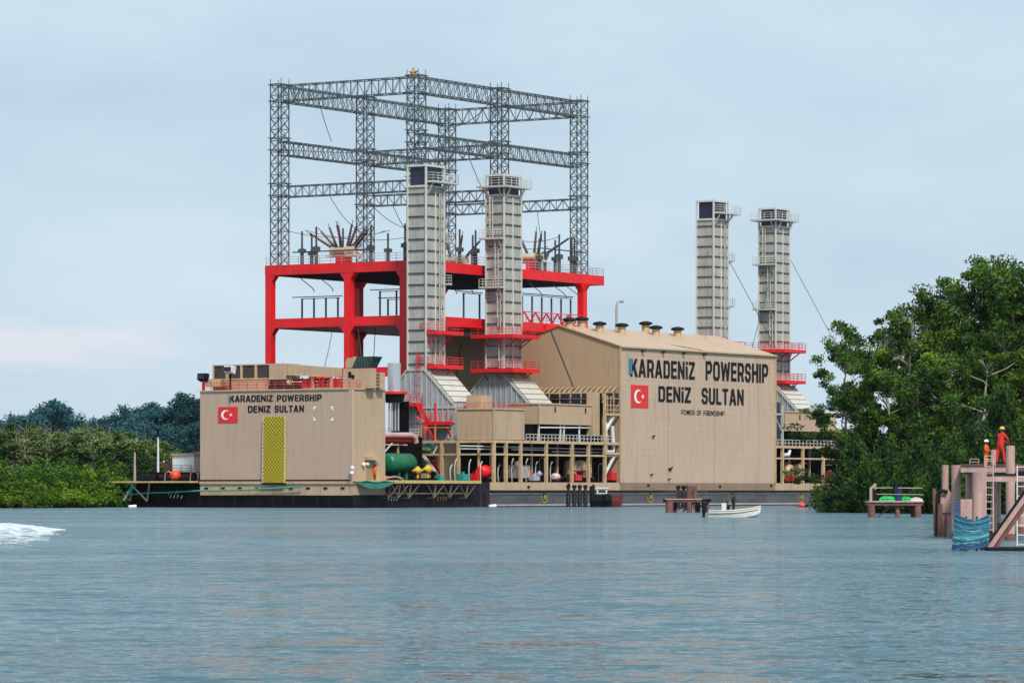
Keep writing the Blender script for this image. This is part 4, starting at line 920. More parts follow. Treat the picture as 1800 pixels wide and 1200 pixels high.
for px, uu, h in ((531,U1+1,5.3),(556,U1+2,6.0),(548,U1+6,5.2),(603,U1+12,6.4),(652,U1+4,6.0),(682,U1+3,4.6),(712,U1+1,5.8),(808,6,5.5),(836,7,5.6),(831,4,4.8),(948,8,5.2),(958,6,6.6),(976,9,5.3),(983,6,6.3),(1005,7,6.0),(1010,10,6.0)):
    vv = V(px, uu) if px < 750 else 20.6; uu = uu if px < 750 else U(px, 20.6)
    if pa is None:
        pa = deck_thing('insulator_post', LP_, 'insulator', uu, vv, DT, GI)
        w = MB().use(GALV); w.tube([(0,0,0),(0,0,2.6)], .28, 8); w.box(-.45,.45,-.45,.45,1.9,2.5); w.build('support', pa)
        w = MB().use(CABL); w.tube([(0,0,2.5+i*.16) for i in range(18)], [(.2 if i % 2 else .1) for i in range(18)], 8); w.build('insulator', pa); pa.scale = (1,1,h/5.4)
    else: dup(pa, on_ship(uu, vv, DT), TH, scale=(1,1,h/5.4))
w = MB().use(CABL)
t = deck_thing('busbar', 'dark horizontal busbar between insulator posts on the left of the top deck', 'busbar', U1+1, 43.5, DT)
w.tube([(0,0,2),(0,-14,2)], .11, 6); w.build('tube', t)
t = deck_thing('busbar', 'dark horizontal busbar on the right end of the top deck', 'busbar', 9, 20.3, DT)
w = MB().use(CABL); w.tube([(0,0,3.6),(14,0,3.6)], .1, 6); w.build('tube', t)
# disconnectors on the lower deck of the gantry
def disconnect(label, a, b, n, hgt):
    a = Vector(a); b = Vector(b); t = deck_thing('disconnector', label, 'switchgear', a.x, a.y, D2T); d = b-a
    for k in range(n):
        p = d*(k/(n-1)); w = MB().use(CABL); w.tube([p+Vector((0,0,i*.2)) for i in range(int(hgt/.2))], [(.19 if i % 2 else .11) for i in range(int(hgt/.2))], 8); w.build('insulator', t)
    w = MB().use(CABL); e_ = d.normalized(); w.tube([-e_*1.8+Vector((0,0,hgt)), d+e_*.8+Vector((0,0,hgt))], .08, 6); w.tube([-e_*.2+Vector((.5,0,hgt-.25)), d+Vector((.5,0,hgt-.25))], .06, 6); w.build('busbar', t)
disconnect('dark busbar on insulators between the two left red columns', (U1+3, V(531,U1+3), 0), (U1+3, V(594,U1+3), 0), 4, 3.4)
disconnect('dark busbar on insulators right of the middle red column', (U1+4, V(668,U1+4), 0), (U1+4, V(697,U1+4), 0), 2, 4.2)
disconnect('low dark busbar on insulators close to the nearest chimney', (U1+5, V(682,U1+5), 0), (U1+5, V(712,U1+5), 0), 2, 3.0)
disconnect('dark busbar on insulators between the two nearest chimneys', (U(815,22), 22, 0), (U(843,22), 22, 0), 2, 4.2)
disconnect('dark busbar on a row of insulators right of the second chimney', (U(918,21.5), 21.5, 0), (U(1003,21.5), 21.5, 0), 6, 4.6)
t = deck_thing('gold_star', 'small gold star fixed on top of the nearest lattice tower', 'star', U1-1.1, V1-.2, TT+.2)
w = MB().use(mat('old_gold', (.38,.25,.05), .5, var=.3)); pts = [((.85 if k % 2 == 0 else .36)*sin(pi*k/5), (.85 if k % 2 == 0 else .36)*cos(pi*k/5)) for k in range(10)]
c2 = [( -.25, x, z) for x, z in pts]; w.add([(-.12, x, z) for x, z in pts]+[(.12, x, z) for x, z in pts]+[(-.35,0,0),(.35,0,0)], [(k,(k+1)%10,20) for k in range(10)]+[(10+(k+1)%10,10+k,21) for k in range(10)]+[(k,10+k,10+(k+1)%10,(k+1)%10) for k in range(10)]); w.build('star', t)
t['label'] = 'small gold star fixed on top of the nearest lattice tower'

# machines in the open bays under the pipe rack
def pump(name, label, cat, px, v, py0, py1, m, kind='pump'):
    u = U(px, v); t = deck_thing(name, label, cat, u, v, DK); h = Z(py0,u,v)-DK; s_ = h
    w = MB().use(DARK); w.box(-.5*s_,.5*s_,-.35*s_,.35*s_,0,.22*s_); w.build('base', t)
    w = MB().use(m)
    if kind == 'pump':
        w.tube([(-.55*s_,0,.6*s_),(-.5*s_,0,.6*s_),(.35*s_,0,.6*s_),(.5*s_,0,.6*s_)], [.22*s_,.36*s_,.36*s_,.2*s_], 14); w.tube([(0,0,.6*s_),(0,0,s_)], .13*s_, 8)
    elif kind == 'box': w.box(-.6*s_,.6*s_,-.4*s_,.4*s_,.2*s_,.8*s_); w.tube([(0,0,.8*s_),(0,0,s_)], .15*s_, 8)
    elif kind == 'ball': w.ball((0,0,.72*s_), .24*s_, 14, 10); w.tube([(-.5*s_,0,.72*s_),(.5*s_,0,.72*s_)], .08*s_, 8); w.tube([(0,0,.2*s_),(0,0,.6*s_)], .07*s_, 8); w.tube([(0,0,.9*s_),(0,0,1.0*s_)], .12*s_, 8)
    elif kind == 'tank': w.tube([(0,0,.2*s_),(0,0,.92*s_),(0,0,s_)], [.3*s_,.3*s_,.12*s_], 14)
    w.build('body', t); return t
pump('valve','yellow round valve left of the red stair on deck','valve',734,1.2,819,0,YELW,'ball')
pump('valve','yellow round valve with a lever right beside the red stair foot','valve',752,1.2,816,0,YELW,'ball')
pump('pump','teal box pump behind the second rack post','pump',773,1.0,833,0,TEAL,'box')
pump('pump','teal pump with a short neck right of the third rack post','pump',814,1.0,829,0,TEAL,'box')
pump('pump','large bright red pump left of the rack corner post','pump',853,1.6,817,0,REDP,'pump')
pump('pump','small red pump between the third rack post and the large red pump','pump',838,2.2,828,0,REDP,'box')
pump('drum','pale pink drum lying between rack posts in the middle bay','drum',977,1.0,831,0,mat('pale_pink',(.75,.52,.48),.6),'pump')
pump('motor','pale grey motor in the bay right of the rack corner','motor',938,1.3,832,0,mat('lilac_grey',(.4,.4,.5),.5),'box')
pump('motor','pale grey round motor left of the middle bay','motor',948,1.6,827,0,mat('lilac_grey',(.4,.4,.5),.5),'ball')
pump('engine_block','pinkish grey engine with hoses behind the blue worker','engine',907,2.5,810,0,mat('pink_grey',(.42,.33,.32),.6,var=.5,nscale=2),'box')
pump('separator','tan tank in the right half of the pipe rack','tank',1002,3.5,808,0,TANS,'tank')
pump('separator','tan tank beside the last but one rack post','tank',1018,3.2,808,0,TANS,'tank')
pump('separator','tan tank with rusty skirt near the letter wall','tank',1028,3.0,812,0,TANS,'tank')
pump('pump','red pump low between the two right rack posts','pump',1012,1.4,831,0,REDR,'box')
pump('pump','red pump near the foot of the letter wall','pump',1075,1.3,826,0,REDR,'box')
pump('pump','red pump in the bay right of the rack corner','pump',926,2.2,827,0,REDR,'pump')
pump('separator','tan tank right of the letter wall','tank',1384,2.5,815,0,TANS,'tank')
pump('separator','second tan tank right of the letter wall, nearer the trees','tank',1400,2.5,815,0,TANS,'tank')
pump('pump','dark red pump between the two tan tanks right of the letter wall','pump',1392,1.2,832,0,REDR,'box')
pump('pump','red pump beside the trees at the right end of the ship','pump',1458,1.2,826,0,REDR,'box')
rr = random.Random(21); GH = 'pale hoses hanging in the rack bays'
for px in (792, 800, 825, 845, 876, 900, 925, 942, 968):
    u = U(px, 1.4); t = deck_thing('hose', 'pale hose hanging in the dark bays of the pipe rack', 'hose', u, 1.4, DK, GH)
    w = MB().use(mat('hose_grey', (.5,.48,.45), .6)); h = rr.uniform(2.2,3.8); w.tube([(0,0,.1),(-.15,0,h*.5),(0,0,h*.85),(.4,0,h)], .09, 6); w.build('hose_tube', t)
# red stair and vertical red pipes at the rack corner
t = deck_thing('access_stair', 'white and red stair inside the first bay of the pipe rack', 'stair', -34.2, V(743,-34.2), DK)
w = MB().use(WHITE); vd = V(773,-34.2)-V(743,-34.2); w.bar((0,0,4.0),(0,vd,.7),.16,.4); w.build('stringer', t)
w = MB().use(REDP); w.bar((1,0,4.0),(1,vd,.7),.16,.4)
for k in range(9): f = k/9; w.box(.1,.95,vd*f-.12,vd*f+.12,4.0-3.3*f,4.05-3.3*f)
w.build('tread', t)
t = deck_thing('pipe_riser', 'red riser pipes rising from the rack in front of the grey duct', 'pipes', -33, V(765,-33), 9.5)
w = MB().use(REDP); w.tube([(0,0,0),(0,0,5.5)], .17, 8); w.tube([(0,1.8,0),(0,1.8,2.6),(0,3.4,3.6)], .14, 8); w.bar((-.3,3,0),(-.3,1.2,3.4),.15); w.build('pipework', t)
t = deck_thing('hose_bundle', 'pinkish folded hoses heaped on deck between the deckhouse and the green tank', 'hoses', U(688,.8), .8, DK)
w = MB().use(mat('pink_hose', (.42,.22,.22), .7, var=.3))
for k in range(6): w.tube([(-2.0,.1*k,.2),( -1,.15*k,.5+.06*k),(.8,.1*k,.7-.05*k),(2.4,.12*k,.45),(2.9,.1*k,.1)], .17, 6)
w.build('hoses', t)
t = deck_thing('lifebuoy', 'round orange red lifebuoy hanging beside the deckhouse door', 'lifebuoy', U(662,-.3), -.3, Z(828,U(662,0),0))
w = MB().use(mat('lifebuoy_red', (.8,.08,.02), .5)); w.tube([(.55*cos(2*pi*k/16),0,.55*sin(2*pi*k/16)) for k in range(17)], .2, 8, False); w.ball((0,.1,0),.5,10,6,(1,.3,1)); w.build('ring', t)

# left end of the hull
t = deck_thing('round_buoy', 'big orange red ball buoy on deck left of the tan deckhouse', 'buoy', UB+1.0, V(308,UB+1), DK+.1)
w = MB().use(mat('buoy_red', (.75,.07,.025), .5, var=.2)); w.ball((0,0,.8),.78,18,12); w.build('ball', t); w = MB().use(DARK); w.tube([(-.1,0,.8),(-.8,0,.85)],.12,8); w.build('eye', t)
t = deck_thing('site_container', 'white site container left of the tan deckhouse', 'container', UB+6, V(341,UB+6), Z(831,UB+6,28))
y = V(303,UB+6)-V(341,UB+6); z = Z(797,UB+6,28)-Z(831,UB+6,28)
w = MB().use(mat('container_white', (.82,.82,.80), .5, var=.08, lines=[(1,.5,.12,.08)])); w.box(0,3,0,y,0,z-.2); w.build('body', t)
w = MB().use(TANS); w.box(-.25,3.2,-.2,y+.2,z-.2,z); w.build('roof', t)
w = MB().use(GALV); w.rail([(-.5,0,0),(-.5,y,0)],1.1,.06,2); w.build('railing', t)
t = deck_thing('machinery_skid', 'dark rusty machinery skid on deck under the white container', 'machinery', UB+3.5, VD+.4, DK)
y = V(268,UB+3.5)-VD-.4; w = MB().use(mat('dark_rust', (.05,.018,.018), .8, var=.6, nscale=1.5)); w.box(0,6,0,y,0,Z(833,UB+4,28)-DK); w.build('body', t)
w = MB().use(DARK); zz = Z(831,UB+4,28)-DK
for k in range(5): w.bar((-.6,y*k/4,0),(-.6,y*k/4,zz),.18)
w.bar((-.6,0,zz),(-.6,y,zz),.3); w.build('frame', t)
w = MB().use(mat('hose_pink', (.5,.3,.28), .7))
for a in (.6, 2.0, 6.5): w.tube([(-.8,a,.1),(-.8,a+.1,1.2),(-.8,a+.7,1.5),(-.8,a+1.3,1.2),(-.8,a+1.4,.1)],.09,6)
w.build('hose', t)
t = deck_thing('red_locker', 'small red locker between the white container and the deckhouse', 'locker', UB+4, VD+.3, Z(832,UB+4,26))
w = MB().use(REDP); w.box(0,1.5,0,1.4,0,1.6); w.build('body', t); w = MB().use(BLACK); w.box(-.1,1.6,-.1,1.5,1.6,1.75); w.build('lid', t)
for px, y0, y1, r, m, lab in ((278,765,830,.17,WHITE,'tall white mast with a small lamp head left of the white container'),(237,795,848,.2,mat('pale_pole',(.42,.33,.3),.7,var=.3),'short pale pole near the left end of the ship deck')):
    vv = V(px,UB+3); z = Z(y1,UB+3,vv); t = deck_thing('mast', lab, 'mast', UB+3, vv, z); h = Z(y0,UB+3,vv)-z
    w = MB().use(m); w.tube([(0,0,0),(0,0,h)],[r,r*.7],10); w.build('pole', t)
    if px == 278: w = MB().use(DARK); w.bar((-.1,-.8,h-.1),(-.1,.8,h-.1),.15); w.tube([(0,0,h),(0,0,h+1.0)],.16,6); w.build('lamp_head', t)
t = deck_thing('rubber_fender', 'black rubber fenders heaped on deck beside the short pale pole', 'fenders', UB+2, V(252,UB+2), DK+.1)
w = MB().use(BLACK)
for k in range(5): w.tube([(.3*k,-1.5+k*.7,.5),(.3*k+.6,-1.2+k*.7,.55)],.5,12)
w.build('fender', t)
# green mooring ropes and a hanging net
w = MB().use(mat('green_rope', (.03,.33,.22), .7)); P_ = []
for px, py in ((228,869),(260,866),(300,865),(353,862),(420,861),(480,858),(530,855)): P_.append((-.5, V(px,UB-.5), Z(py,UB-.5,V(px,UB-.5))))
t = deck_thing('mooring_rope', 'green mooring rope along the left end of the dark hull', 'rope', UB, 0, 0); w.tube(P_, .13, 6); w.build('rope', t)
t = deck_thing('mooring_rope', 'green rope hanging from the left outrigger down to the waterline', 'rope', UB-.8, V(245,UB), 0)
w = MB().use(mat('green_rope', (.03,.33,.22), .7)); w.tube([(0,0,3.5),(-.2,1.3,1.9)], .3, 8); w.use(WHITE); w.tube([(-.2,1.3,1.9),(-.2,2.0,1.0)],.14,6); w.build('rope', t)
t = deck_thing('safety_net', 'green net sagging under the walkway at the corner of the deckhouse', 'net', U(620,-2.2), -2.2, 2.6)
L_ = U(690,-2.2)-U(620,-2.2); w = MB().use(mat('green_net', (.01,.13,.09), .8, var=.3))
w.smooth = True; n = 14; w.add([(L_*i/n, .0-.25*j, .95-.5*j*(1-abs(2*i/n-1)**2)*1.0-(.15 if j else 0)*0) for j in range(3) for i in range(n+1)],[(j*(n+1)+i,j*(n+1)+i+1,(j+1)*(n+1)+i+1,(j+1)*(n+1)+i) for j in range(2) for i in range(n)])
w.tube([(L_*i/n,-.1,.9-.1*sin(i)) for i in range(n+1)],.11,6); w.build('net', t)

# ------------------------------------------------------------------ people
def person(label, loc, rz, body, arms, lean=(0,0), legs='stand', helmet=None, H=1.76, group=None, shirt=None):
    """one skinned surface from the pelvis; local -Y is forwards"""
    t = thing('person', label, 'person', loc, rz, group)
    lx, ly = lean; Vv = Vector
    J = {'pel':(0,0,.95),'sp':(lx*.3,ly*.3,1.16),'ch':(lx*.8,ly*.8,1.36),'nk':(lx,ly,1.49),'hb':(lx*1.08,ly*1.08-.01,1.565),'hm':(lx*1.12,ly*1.12-.015,1.64),'ht':(lx*1.15,ly*1.15,1.72)}
    Rr = {'pel':(.165,.125),'sp':(.145,.11),'ch':(.175,.12),'nk':(.06,.06),'hb':(.072,.085),'hm':(.085,.10),'ht':(.055,.065)}
    E = [('pel','sp'),('sp','ch'),('ch','nk'),('nk','hb'),('hb','hm'),('hm','ht')]
    for sgn, s_ in ((-1,'L'),(1,'R')):
        J['sh'+s_] = (lx*.9+sgn*.185, ly*.9, 1.41); J['el'+s_], J['wr'+s_] = arms[s_]
        J['hd'+s_] = tuple(Vv(J['wr'+s_]) + (Vv(J['wr'+s_])-Vv(J['el'+s_])).normalized()*.07)
        for k, r_ in (('sh',(.075,.075)),('el',(.052,.052)),('wr',(.034,.036)),('hd',(.036,.022))): Rr[k+s_] = r_
        E += [('ch','sh'+s_),('sh'+s_,'el'+s_),('el'+s_,'wr'+s_),('wr'+s_,'hd'+s_)]
        sp_ = .10 if legs == 'stand' else .12; fw = 0 if legs == 'stand' else (-.16 if sgn < 0 else .12)
        J['hp'+s_] = (sgn*.095,0,.88); J['kn'+s_] = (sgn*sp_, fw*.6-.02, .49); J['an'+s_] = (sgn*(sp_+.01), fw, .085); J['to'+s_] = (sgn*(sp_+.03), fw-.17, .04)
        for k, r_ in (('hp',(.098,.105)),('kn',(.066,.07)),('an',(.052,.055)),('to',(.048,.036))): Rr[k+s_] = r_
        E += [('pel','hp'+s_),('hp'+s_,'kn'+s_),('kn'+s_,'an'+s_),('an'+s_,'to'+s_)]
    ks = list(J); f = H/1.76; me = bpy.data.meshes.new('body')
    me.from_pydata([tuple(c*f for c in J[k]) for k in ks], [(ks.index(a), ks.index(b)) for a, b in E], [])
    o = bpy.data.objects.new('body_tmp', me); C.objects.link(o)
    md = o.modifiers.new('s', 'SKIN'); sv = me.skin_vertices[0].data
    for i, k in enumerate(ks): sv[i].radius = (Rr[k][0]*f, Rr[k][1]*f)
    sv[0].use_root = True; md.use_smooth_shade = True
    sd = o.modifiers.new('d', 'SUBSURF'); sd.levels = sd.render_levels = 1
    dg = bpy.context.evaluated_depsgraph_get(); ev = o.evaluated_get(dg); m2 = ev.to_mesh()
    w = MB(); w.use(body); w.smooth = True; vs = [v.co.copy() for v in m2.vertices]; b0 = len(w.v); w.v += [tuple(v) for v in vs]
    hd = [Vv(J['wr'+s_])*f for s_ in 'LR']; hz = J['nk'][2]*f
    for p in m2.polygons:
        c = p.center
        if c.z > hz+.01: w.use(SKIN)
        elif min((c-h).length for h in hd) < .055 or any((c-Vv(J['hd'+s_])*f).length < .06 for s_ in 'LR'): w.use(SKIN)
        elif c.z < .11*f: w.use(BLACK)
        elif shirt and c.z > .98*f: w.use(shirt)
        else: w.use(body)
        w.face(tuple(p.vertices))
    ev.to_mesh_clear(); bpy.data.objects.remove(o); bpy.data.meshes.remove(me)
    # fingers, thumb, face
    w.use(SKIN)
    for sgn, s_ in ((-1,'L'),(1,'R')):
        a = Vv(J['hd'+s_])*f; d = (Vv(J['hd'+s_])-Vv(J['wr'+s_])).normalized(); q = d.cross(Vv((sgn,0,.01))).normalized(); nrm = q.cross(d).normalized()
        for k, ln in enumerate((.055,.066,.062,.048)):
            b = a + q*(-.027+.018*k) + d*.02; w.tube([b, b+d*ln*.5-nrm*sgn*.006, b+d*ln*.85-nrm*sgn*.026],[.0095,.0085,.0065],6)
        b = a - q*.03 - d*.035; w.tube([b, b-q*.022+d*.025, b-q*.026+d*.055],[.011,.0095,.0075],6)
    hm = Vv(J['hm'])*f
    w.tube([hm+Vv((0,-.085,.02)), hm+Vv((0,-.118,-.012)), hm+Vv((0,-.09,-.02))],[.008,.014,.008],6)
    for s in (-1,1): w.ball(hm+Vv((s*.088,.01,0)),.024,6,5,(.4,.8,1.2))
    w.use(FWHI)
    for s in (-1,1): w.ball(hm+Vv((s*.034,-.088,.018)),.012,6,5)
    w.use(HAIR)
    for s in (-1,1): w.ball(hm+Vv((s*.034,-.097,.018)),.006,6,5)
    w.use(mat('lips', (.14,.04,.035), .5)); w.tube([hm+Vv((-.024,-.09,-.046)), hm+Vv((0,-.097,-.048)), hm+Vv((.024,-.09,-.046))],.007,6)
    w.build('body', t)
    h = MB()
    if helmet:
        h.use(helmet); c = hm+Vv((0,.005,.045)); h.smooth = True; b = len(h.v); n, m_ = 16, 6
        for j in range(m_+1):
            th_ = (pi/2)*j/m_
            for k in range(n): h.v.append((c.x+.118*sin(th_)*cos(2*pi*k/n), c.y+.140*sin(th_)*sin(2*pi*k/n), c.z+.125*cos(th_)))
        for j in range(m_):
            for k in range(n): h.face((b+j*n+k, b+(j+1)*n+k, b+(j+1)*n+(k+1)%n, b+j*n+(k+1)%n))
        h.tube([c+Vv((0,-.01,-.012)), c+Vv((0,-.01,.006))],[.150,.135],16); h.build('hard_hat', t)
    else:
        h.use(HAIR); h.ball(hm+Vv((0,.02,.03)),.105,14,8,(.95,1.05,.95)); h.build('hair', t)
    return t
down = lambda s: ((s*.25,.02,1.13),(s*.24,-.06,.88))
A_DOWN = {'L': down(-1), 'R': down(1)}
A_FWD = {'L': ((-.24,-.06,1.14),(-.14,-.30,1.14)), 'R': ((.24,-.06,1.14),(.14,-.30,1.10))}
A_UP = {'L': ((-.34,-.12,1.36),(-.28,-.36,1.52)), 'R': ((.30,-.05,1.14),(.22,-.26,1.02))}

# jetty people
person('person in an orange coverall and white hard hat standing on the brown jetty', (XW(1733.5,232),232,3.5), R(60), ORNG, A_FWD, helmet=FWHI, H=1.72)
rp_ = person('person in a red coverall and yellow hard hat leaning on the tall jetty pile', (XW(1758,190),190,3.5), R(125), REDC, {'L': ((-.28,-.22,1.22),(-.16,-.42,1.03)), 'R': ((.27,-.26,1.24),(.12,-.46,1.06))}, lean=(0,-.10), legs='step', helmet=YELW, H=1.80)
# ship people
def ship_person(px, uu, vv, z, body, helmet, label, rz=0, arms=A_DOWN, group=None):
    return person(label, on_ship(uu, vv, z), TH+rz, body, arms, helmet=helmet, group=group)
z_ = Z(832,UB+4,30)
ship_person(0, UB+5, V(288,UB+5), z_, MARC, FWHI, 'person in maroon with a white hard hat left of the white container', -.8, A_FWD)
ship_person(0, UB+5.5, V(296,UB+5.5), z_, MARC, None, 'bareheaded person in maroon right of the person with the white hard hat', .3)
ship_person(0, UB+5, V(274,UB+5), z_, NAVC, None, 'person in dark clothes standing left of the white mast', -1.2)
ship_person(0, UB+6, V(301,UB+6), z_, NAVC, BLACK, 'person in dark clothes against the left edge of the white container', 1.0)
ship_person(0, U(889,.9), .9, DK, BLUC, mat('pink_cap',(.6,.35,.3),.7), 'person in blue work clothes standing in the first bay right of the rack corner', -1.0, A_FWD)

# ------------------------------------------------------------------ on the river
GP = 'black mooring piles in front of the hull'
pl = None
for px, py in ((999,852),(1009.5,853),(1019,852.5),(1029,852.5)):
    Y = 577
    if pl is None:
        pl = thing('mooring_pile', 'thin black mooring pile in the row of four in front of the hull', 'pile', (XW(px,Y),Y,0), 0, GP)
        w = MB().use(BLACK); w.tube([(0,0,-2),(0,0,2.2),(0,0,2.25),(0,0,2.95)],[.34,.34,.2,.2],10); w.tube([(0,0,2.7),(0,0,3.15)],.33,10); w.build('shaft', pl)
    else: dup(pl, (XW(px,Y),Y,0), 0)
g2 = 'black mooring piles behind the small pier'
for k, (px, py) in enumerate(((1192,853),(1201.5,853),(1210,853))):
    dup(pl, (XW(px,520),520,0), 0, label='thin black mooring pile in the row of three behind the small pier', scale=(.95,.95,.95), group=g2)
t = thing('mooring_pile', 'thick brown pile right of the three thin black piles behind the small pier', 'pile', (XW(1216,500),500,0))
w = MB().use(PLRD); w.tube([(-.25,0,-2),(-.25,0,2.95)],.34,10); w.tube([(.42,.1,-2),(.42,.1,2.9)],.25,10); w.build('shaft', t)
# work boat moored at the hull
Y = 572; s = Y/F
t = thing('work_boat', 'small black work boat with white cabin and dark red bow moored at the ship side', 'boat', (XW(1064,Y),Y,0))
def hull_loft(w, secs, m=None):
    b = len(w.v); n = len(secs[0])
    for sct in secs: w.v += [tuple(p) for p in sct]
    for i in range(len(secs)-1):
        for k in range(n-1): w.face((b+i*n+k, b+(i+1)*n+k, b+(i+1)*n+k+1, b+i*n+k+1))
    w.face(tuple(b+k for k in range(n))); e_ = b+(len(secs)-1)*n; w.face(tuple(e_+k for k in reversed(range(n))))
w = MB().use(BLACK)
def sec(x, hw, zk, zs): return [(x,-hw,zs),(x,-hw*.95,zs*.5),(x,-hw*.5,zk),(x,hw*.5,zk),(x,hw*.95,zs*.5),(x,hw,zs)]
hull_loft(w, [sec(-2.2,1.0,-.4,1.7),sec(-1.5,1.25,-.5,1.7),sec(.2,1.3,-.5,1.75),sec(.9,1.2,-.4,1.85)])
w.use(mat('boat_red', (.14,.02,.025), .5, var=.4)); hull_loft(w, [sec(.902,1.2,-.4,1.5),sec(1.6,.95,-.3,1.7),sec(2.2,.45,0,1.9),sec(2.5,.08,.6,2.0)]); w.build('hull', t)
w = MB().use(WHITE); w.box(-1.25,.25,-.75,.75,1.9,2.55); w.box(-1.4,.45,-.9,.9,2.65,2.8)
for x in (-1.2,.2):
    for y in (-.7,.7): w.bar((x,y,2.5),(x,y,2.7),.08)
w.use(mat('dark_glass',(.02,.04,.045),.15)); w.box(-1.05,.05,-.77,-.752,2.05,2.45); w.build('cabin', t)
w = MB().use(BLACK); w.tube([(-1.9,-.9,.9),(-1.9,-.9,3.0)],.38,12); w.tube([(.1,-1.4,.9),(.1,-1.4,1.9)],.4,12); w.build('fender', t)
# small pier
def dock(name, label, cat, px0, px1, Y, ytop, depth, piles, pm=PLRD):
    t = thing(name, label, cat, (XW((px0+px1)/2,Y),Y,0)); hw = (px1-px0)/2*Y/F; z = ZW(ytop,Y)
    w = MB().use(PINK); w.box(-hw,hw,0,depth,z-.12,z); w.use(PLRD); w.box(-hw+.05,hw-.05,.12,depth-.1,z-.38,z-.124); w.build('deck', t)
    for x, y, r in piles:
        w = MB().use(pm); xx = (x-(px0+px1)/2)*Y/F; w.tube([(xx,y,-2),(xx,y,z-.385)],r,12); w.build('pile', t)
    return t, hw, z
t, hw, z = dock('small_pier', 'low rusty pier platform on piles between the hull and the white skiff', 'pier', 1169, 1247, 425, 876, 2.6, [(1177,.35,.42),(1212,.35,.3),(1241,.35,.34),(1186,2.2,.34),(1228,2.2,.3)])
w = MB().use(PLRD); w.bar((-1.2,.8,.1),(.3,.8,1.1),.2); w.bar((-.4,1.6,.1),(.9,1.6,1.1),.16); w.bar((2.0,.8,.2),(1.0,.8,1.1),.16); w.build('brace', t)
w = MB().use(DARK); w.box(1.6,hw+.2,-.15,.5,z-.3,z-.02); w.box(-hw-.2,-hw+.2,.1,.5,z-.35,z-.05); w.build('fender', t)
w = MB().use(PLRD); w.rail([(-hw+.2,.3,z),(hw-.3,.3,z)],1.5,.04,1.2,rails=2); w.build('railing', t)
# white skiff with outboard and a standing person
Y = 345; t = thing('skiff', 'white open skiff with a black outboard motor and a standing passenger', 'boat', (XW(1284,Y),Y,0), R(-4)); t.scale = (1,1,1.3)
w = MB().use(mat('skiff_white', (.74,.73,.66), .4, var=.08, dirt=(.3,.25,.2), dirt_amt=.3)); Ls = 108*Y/F
def ssec(x, hw, zk, zs): return [(x,-hw,zs),(x,-hw*.98,zs-.14),(x,-hw*.8,zk+.12),(x,0,zk),(x,hw*.8,zk+.12),(x,hw*.98,zs-.14),(x,hw,zs)]
ss = [(-1.9,.70,-.12,.42),(-1.0,.80,-.14,.42),(.2,.80,-.14,.45),(1.2,.66,-.12,.52),(2.0,.40,-.02,.62),(2.45,.18,.14,.70),(2.62,.04,.4,.74)]
hull_loft(w, [ssec(*q) for q in ss])
inn = [(x,hw*.86,zk+.16,zs-.01) for x,hw,zk,zs in ss[:-1]]
w.build('hull', t)
w = MB().use(mat('gunwale_cream', (.7,.66,.52), .5, dirt=RUST, dirt_amt=.4))
for s_ in (-1,1): w.tube([(x,s_*hw,zs+.01) for x,hw,zk,zs in ss],.045,6)
w.build('gunwale', t)
w = MB().use(mat('skiff_stripe', (.16,.06,.04), .6)); w.tube([(x,-hw*.99-.012,zs-.17) for x,hw,zk,zs in ss[:-1]],.02,5); w.build('rubbing_stripe', t)
w = MB().use(BLACK); w.smooth = True
w.tube([(-2.25,0,.95),(-2.25,0,.35)],[.2,.24],12); w.ball((-2.25,0,.93),.24,12,8,(1.25,.8,.75)); w.tube([(-2.3,0,.4),(-2.33,0,-.3)],[.14,.1],8); w.build('outboard_motor', t)
w = MB().use(WHITE); w.box(-.75,-.35,-.32,.32,.40,.95); w.use(mat('tinted_screen',(.25,.42,.45),.1)); w.add([(-.35,-.34,.9),(-.35,.34,.9),(-.62,.3,1.3),(-.62,-.3,1.3),(-.37,-.34,.9),(-.37,.34,.9),(-.64,.3,1.3),(-.64,-.3,1.3)],[(0,1,2,3),(4,7,6,5),(0,4,5,1),(2,6,7,3)])
w.build('console', t)
w = MB().use(BLACK); w.box(-.35,-.05,-.3,.3,.42,.8); w.tube([(-.33,0,.95),(-.28,0,1.0)],.17,10); w.bar((-1.5,-.5,.3),(-1.5,.5,.3),.3); w.build('seat', t)
px_ = XW(1289,Y)
person('person in black clothes standing upright in the white skiff', (px_,Y,.36), R(60), NAVC, A_FWD, H=1.78, helmet=None).scale = (1.15,1.15,1)
t = thing('fuel_can', 'dark fuel cans and gear lying in the stern of the white skiff', 'fuel cans', (XW(1262,345),345,.28)); w = MB().use(mat('tank_red',(.35,.03,.02),.6)); w.box(-.2,.15,-.3,.1,0,.36); w.use(BLACK); w.box(.2,.5,-.25,.2,0,.30); w.build('can', t)
# floats
for px, py, lab, m in ((1411,889,'small red marker float on the water at the right end of the hull', mat('float_red',(.8,.05,.06),.5)),):
    Y = 560; t = thing('marker_buoy', lab, 'buoy', (XW(px,Y),Y,0)); w = MB().use(m); w.ball((-.1,0,.28),.42,14,8,(1.2,1,.9)); w.build('ball', t)
    w = MB().use(DARK); w.tube([(.3,0,.2),(.9,0,.25)],[.2,.08],8); w.build('eye', t)
for px, py, lab in ((233,887,'white foam float beside the left end of the dark hull'),(866,885,'white foam float in front of the hull below the pipe rack')):
    Y = 2.25*F/(py+5-863); Y = min(Y, 545 if px < 500 else 565)
    t = thing('foam_float', lab, 'float', (XW(px,Y),Y,0)); w = MB().use(FWHI); w.tube([(-.55,0,.12),(-.5,0,.12),(.5,0,.2),(.55,0,.2)],[.1,.24,.24,.1],10); w.build('ball', t)
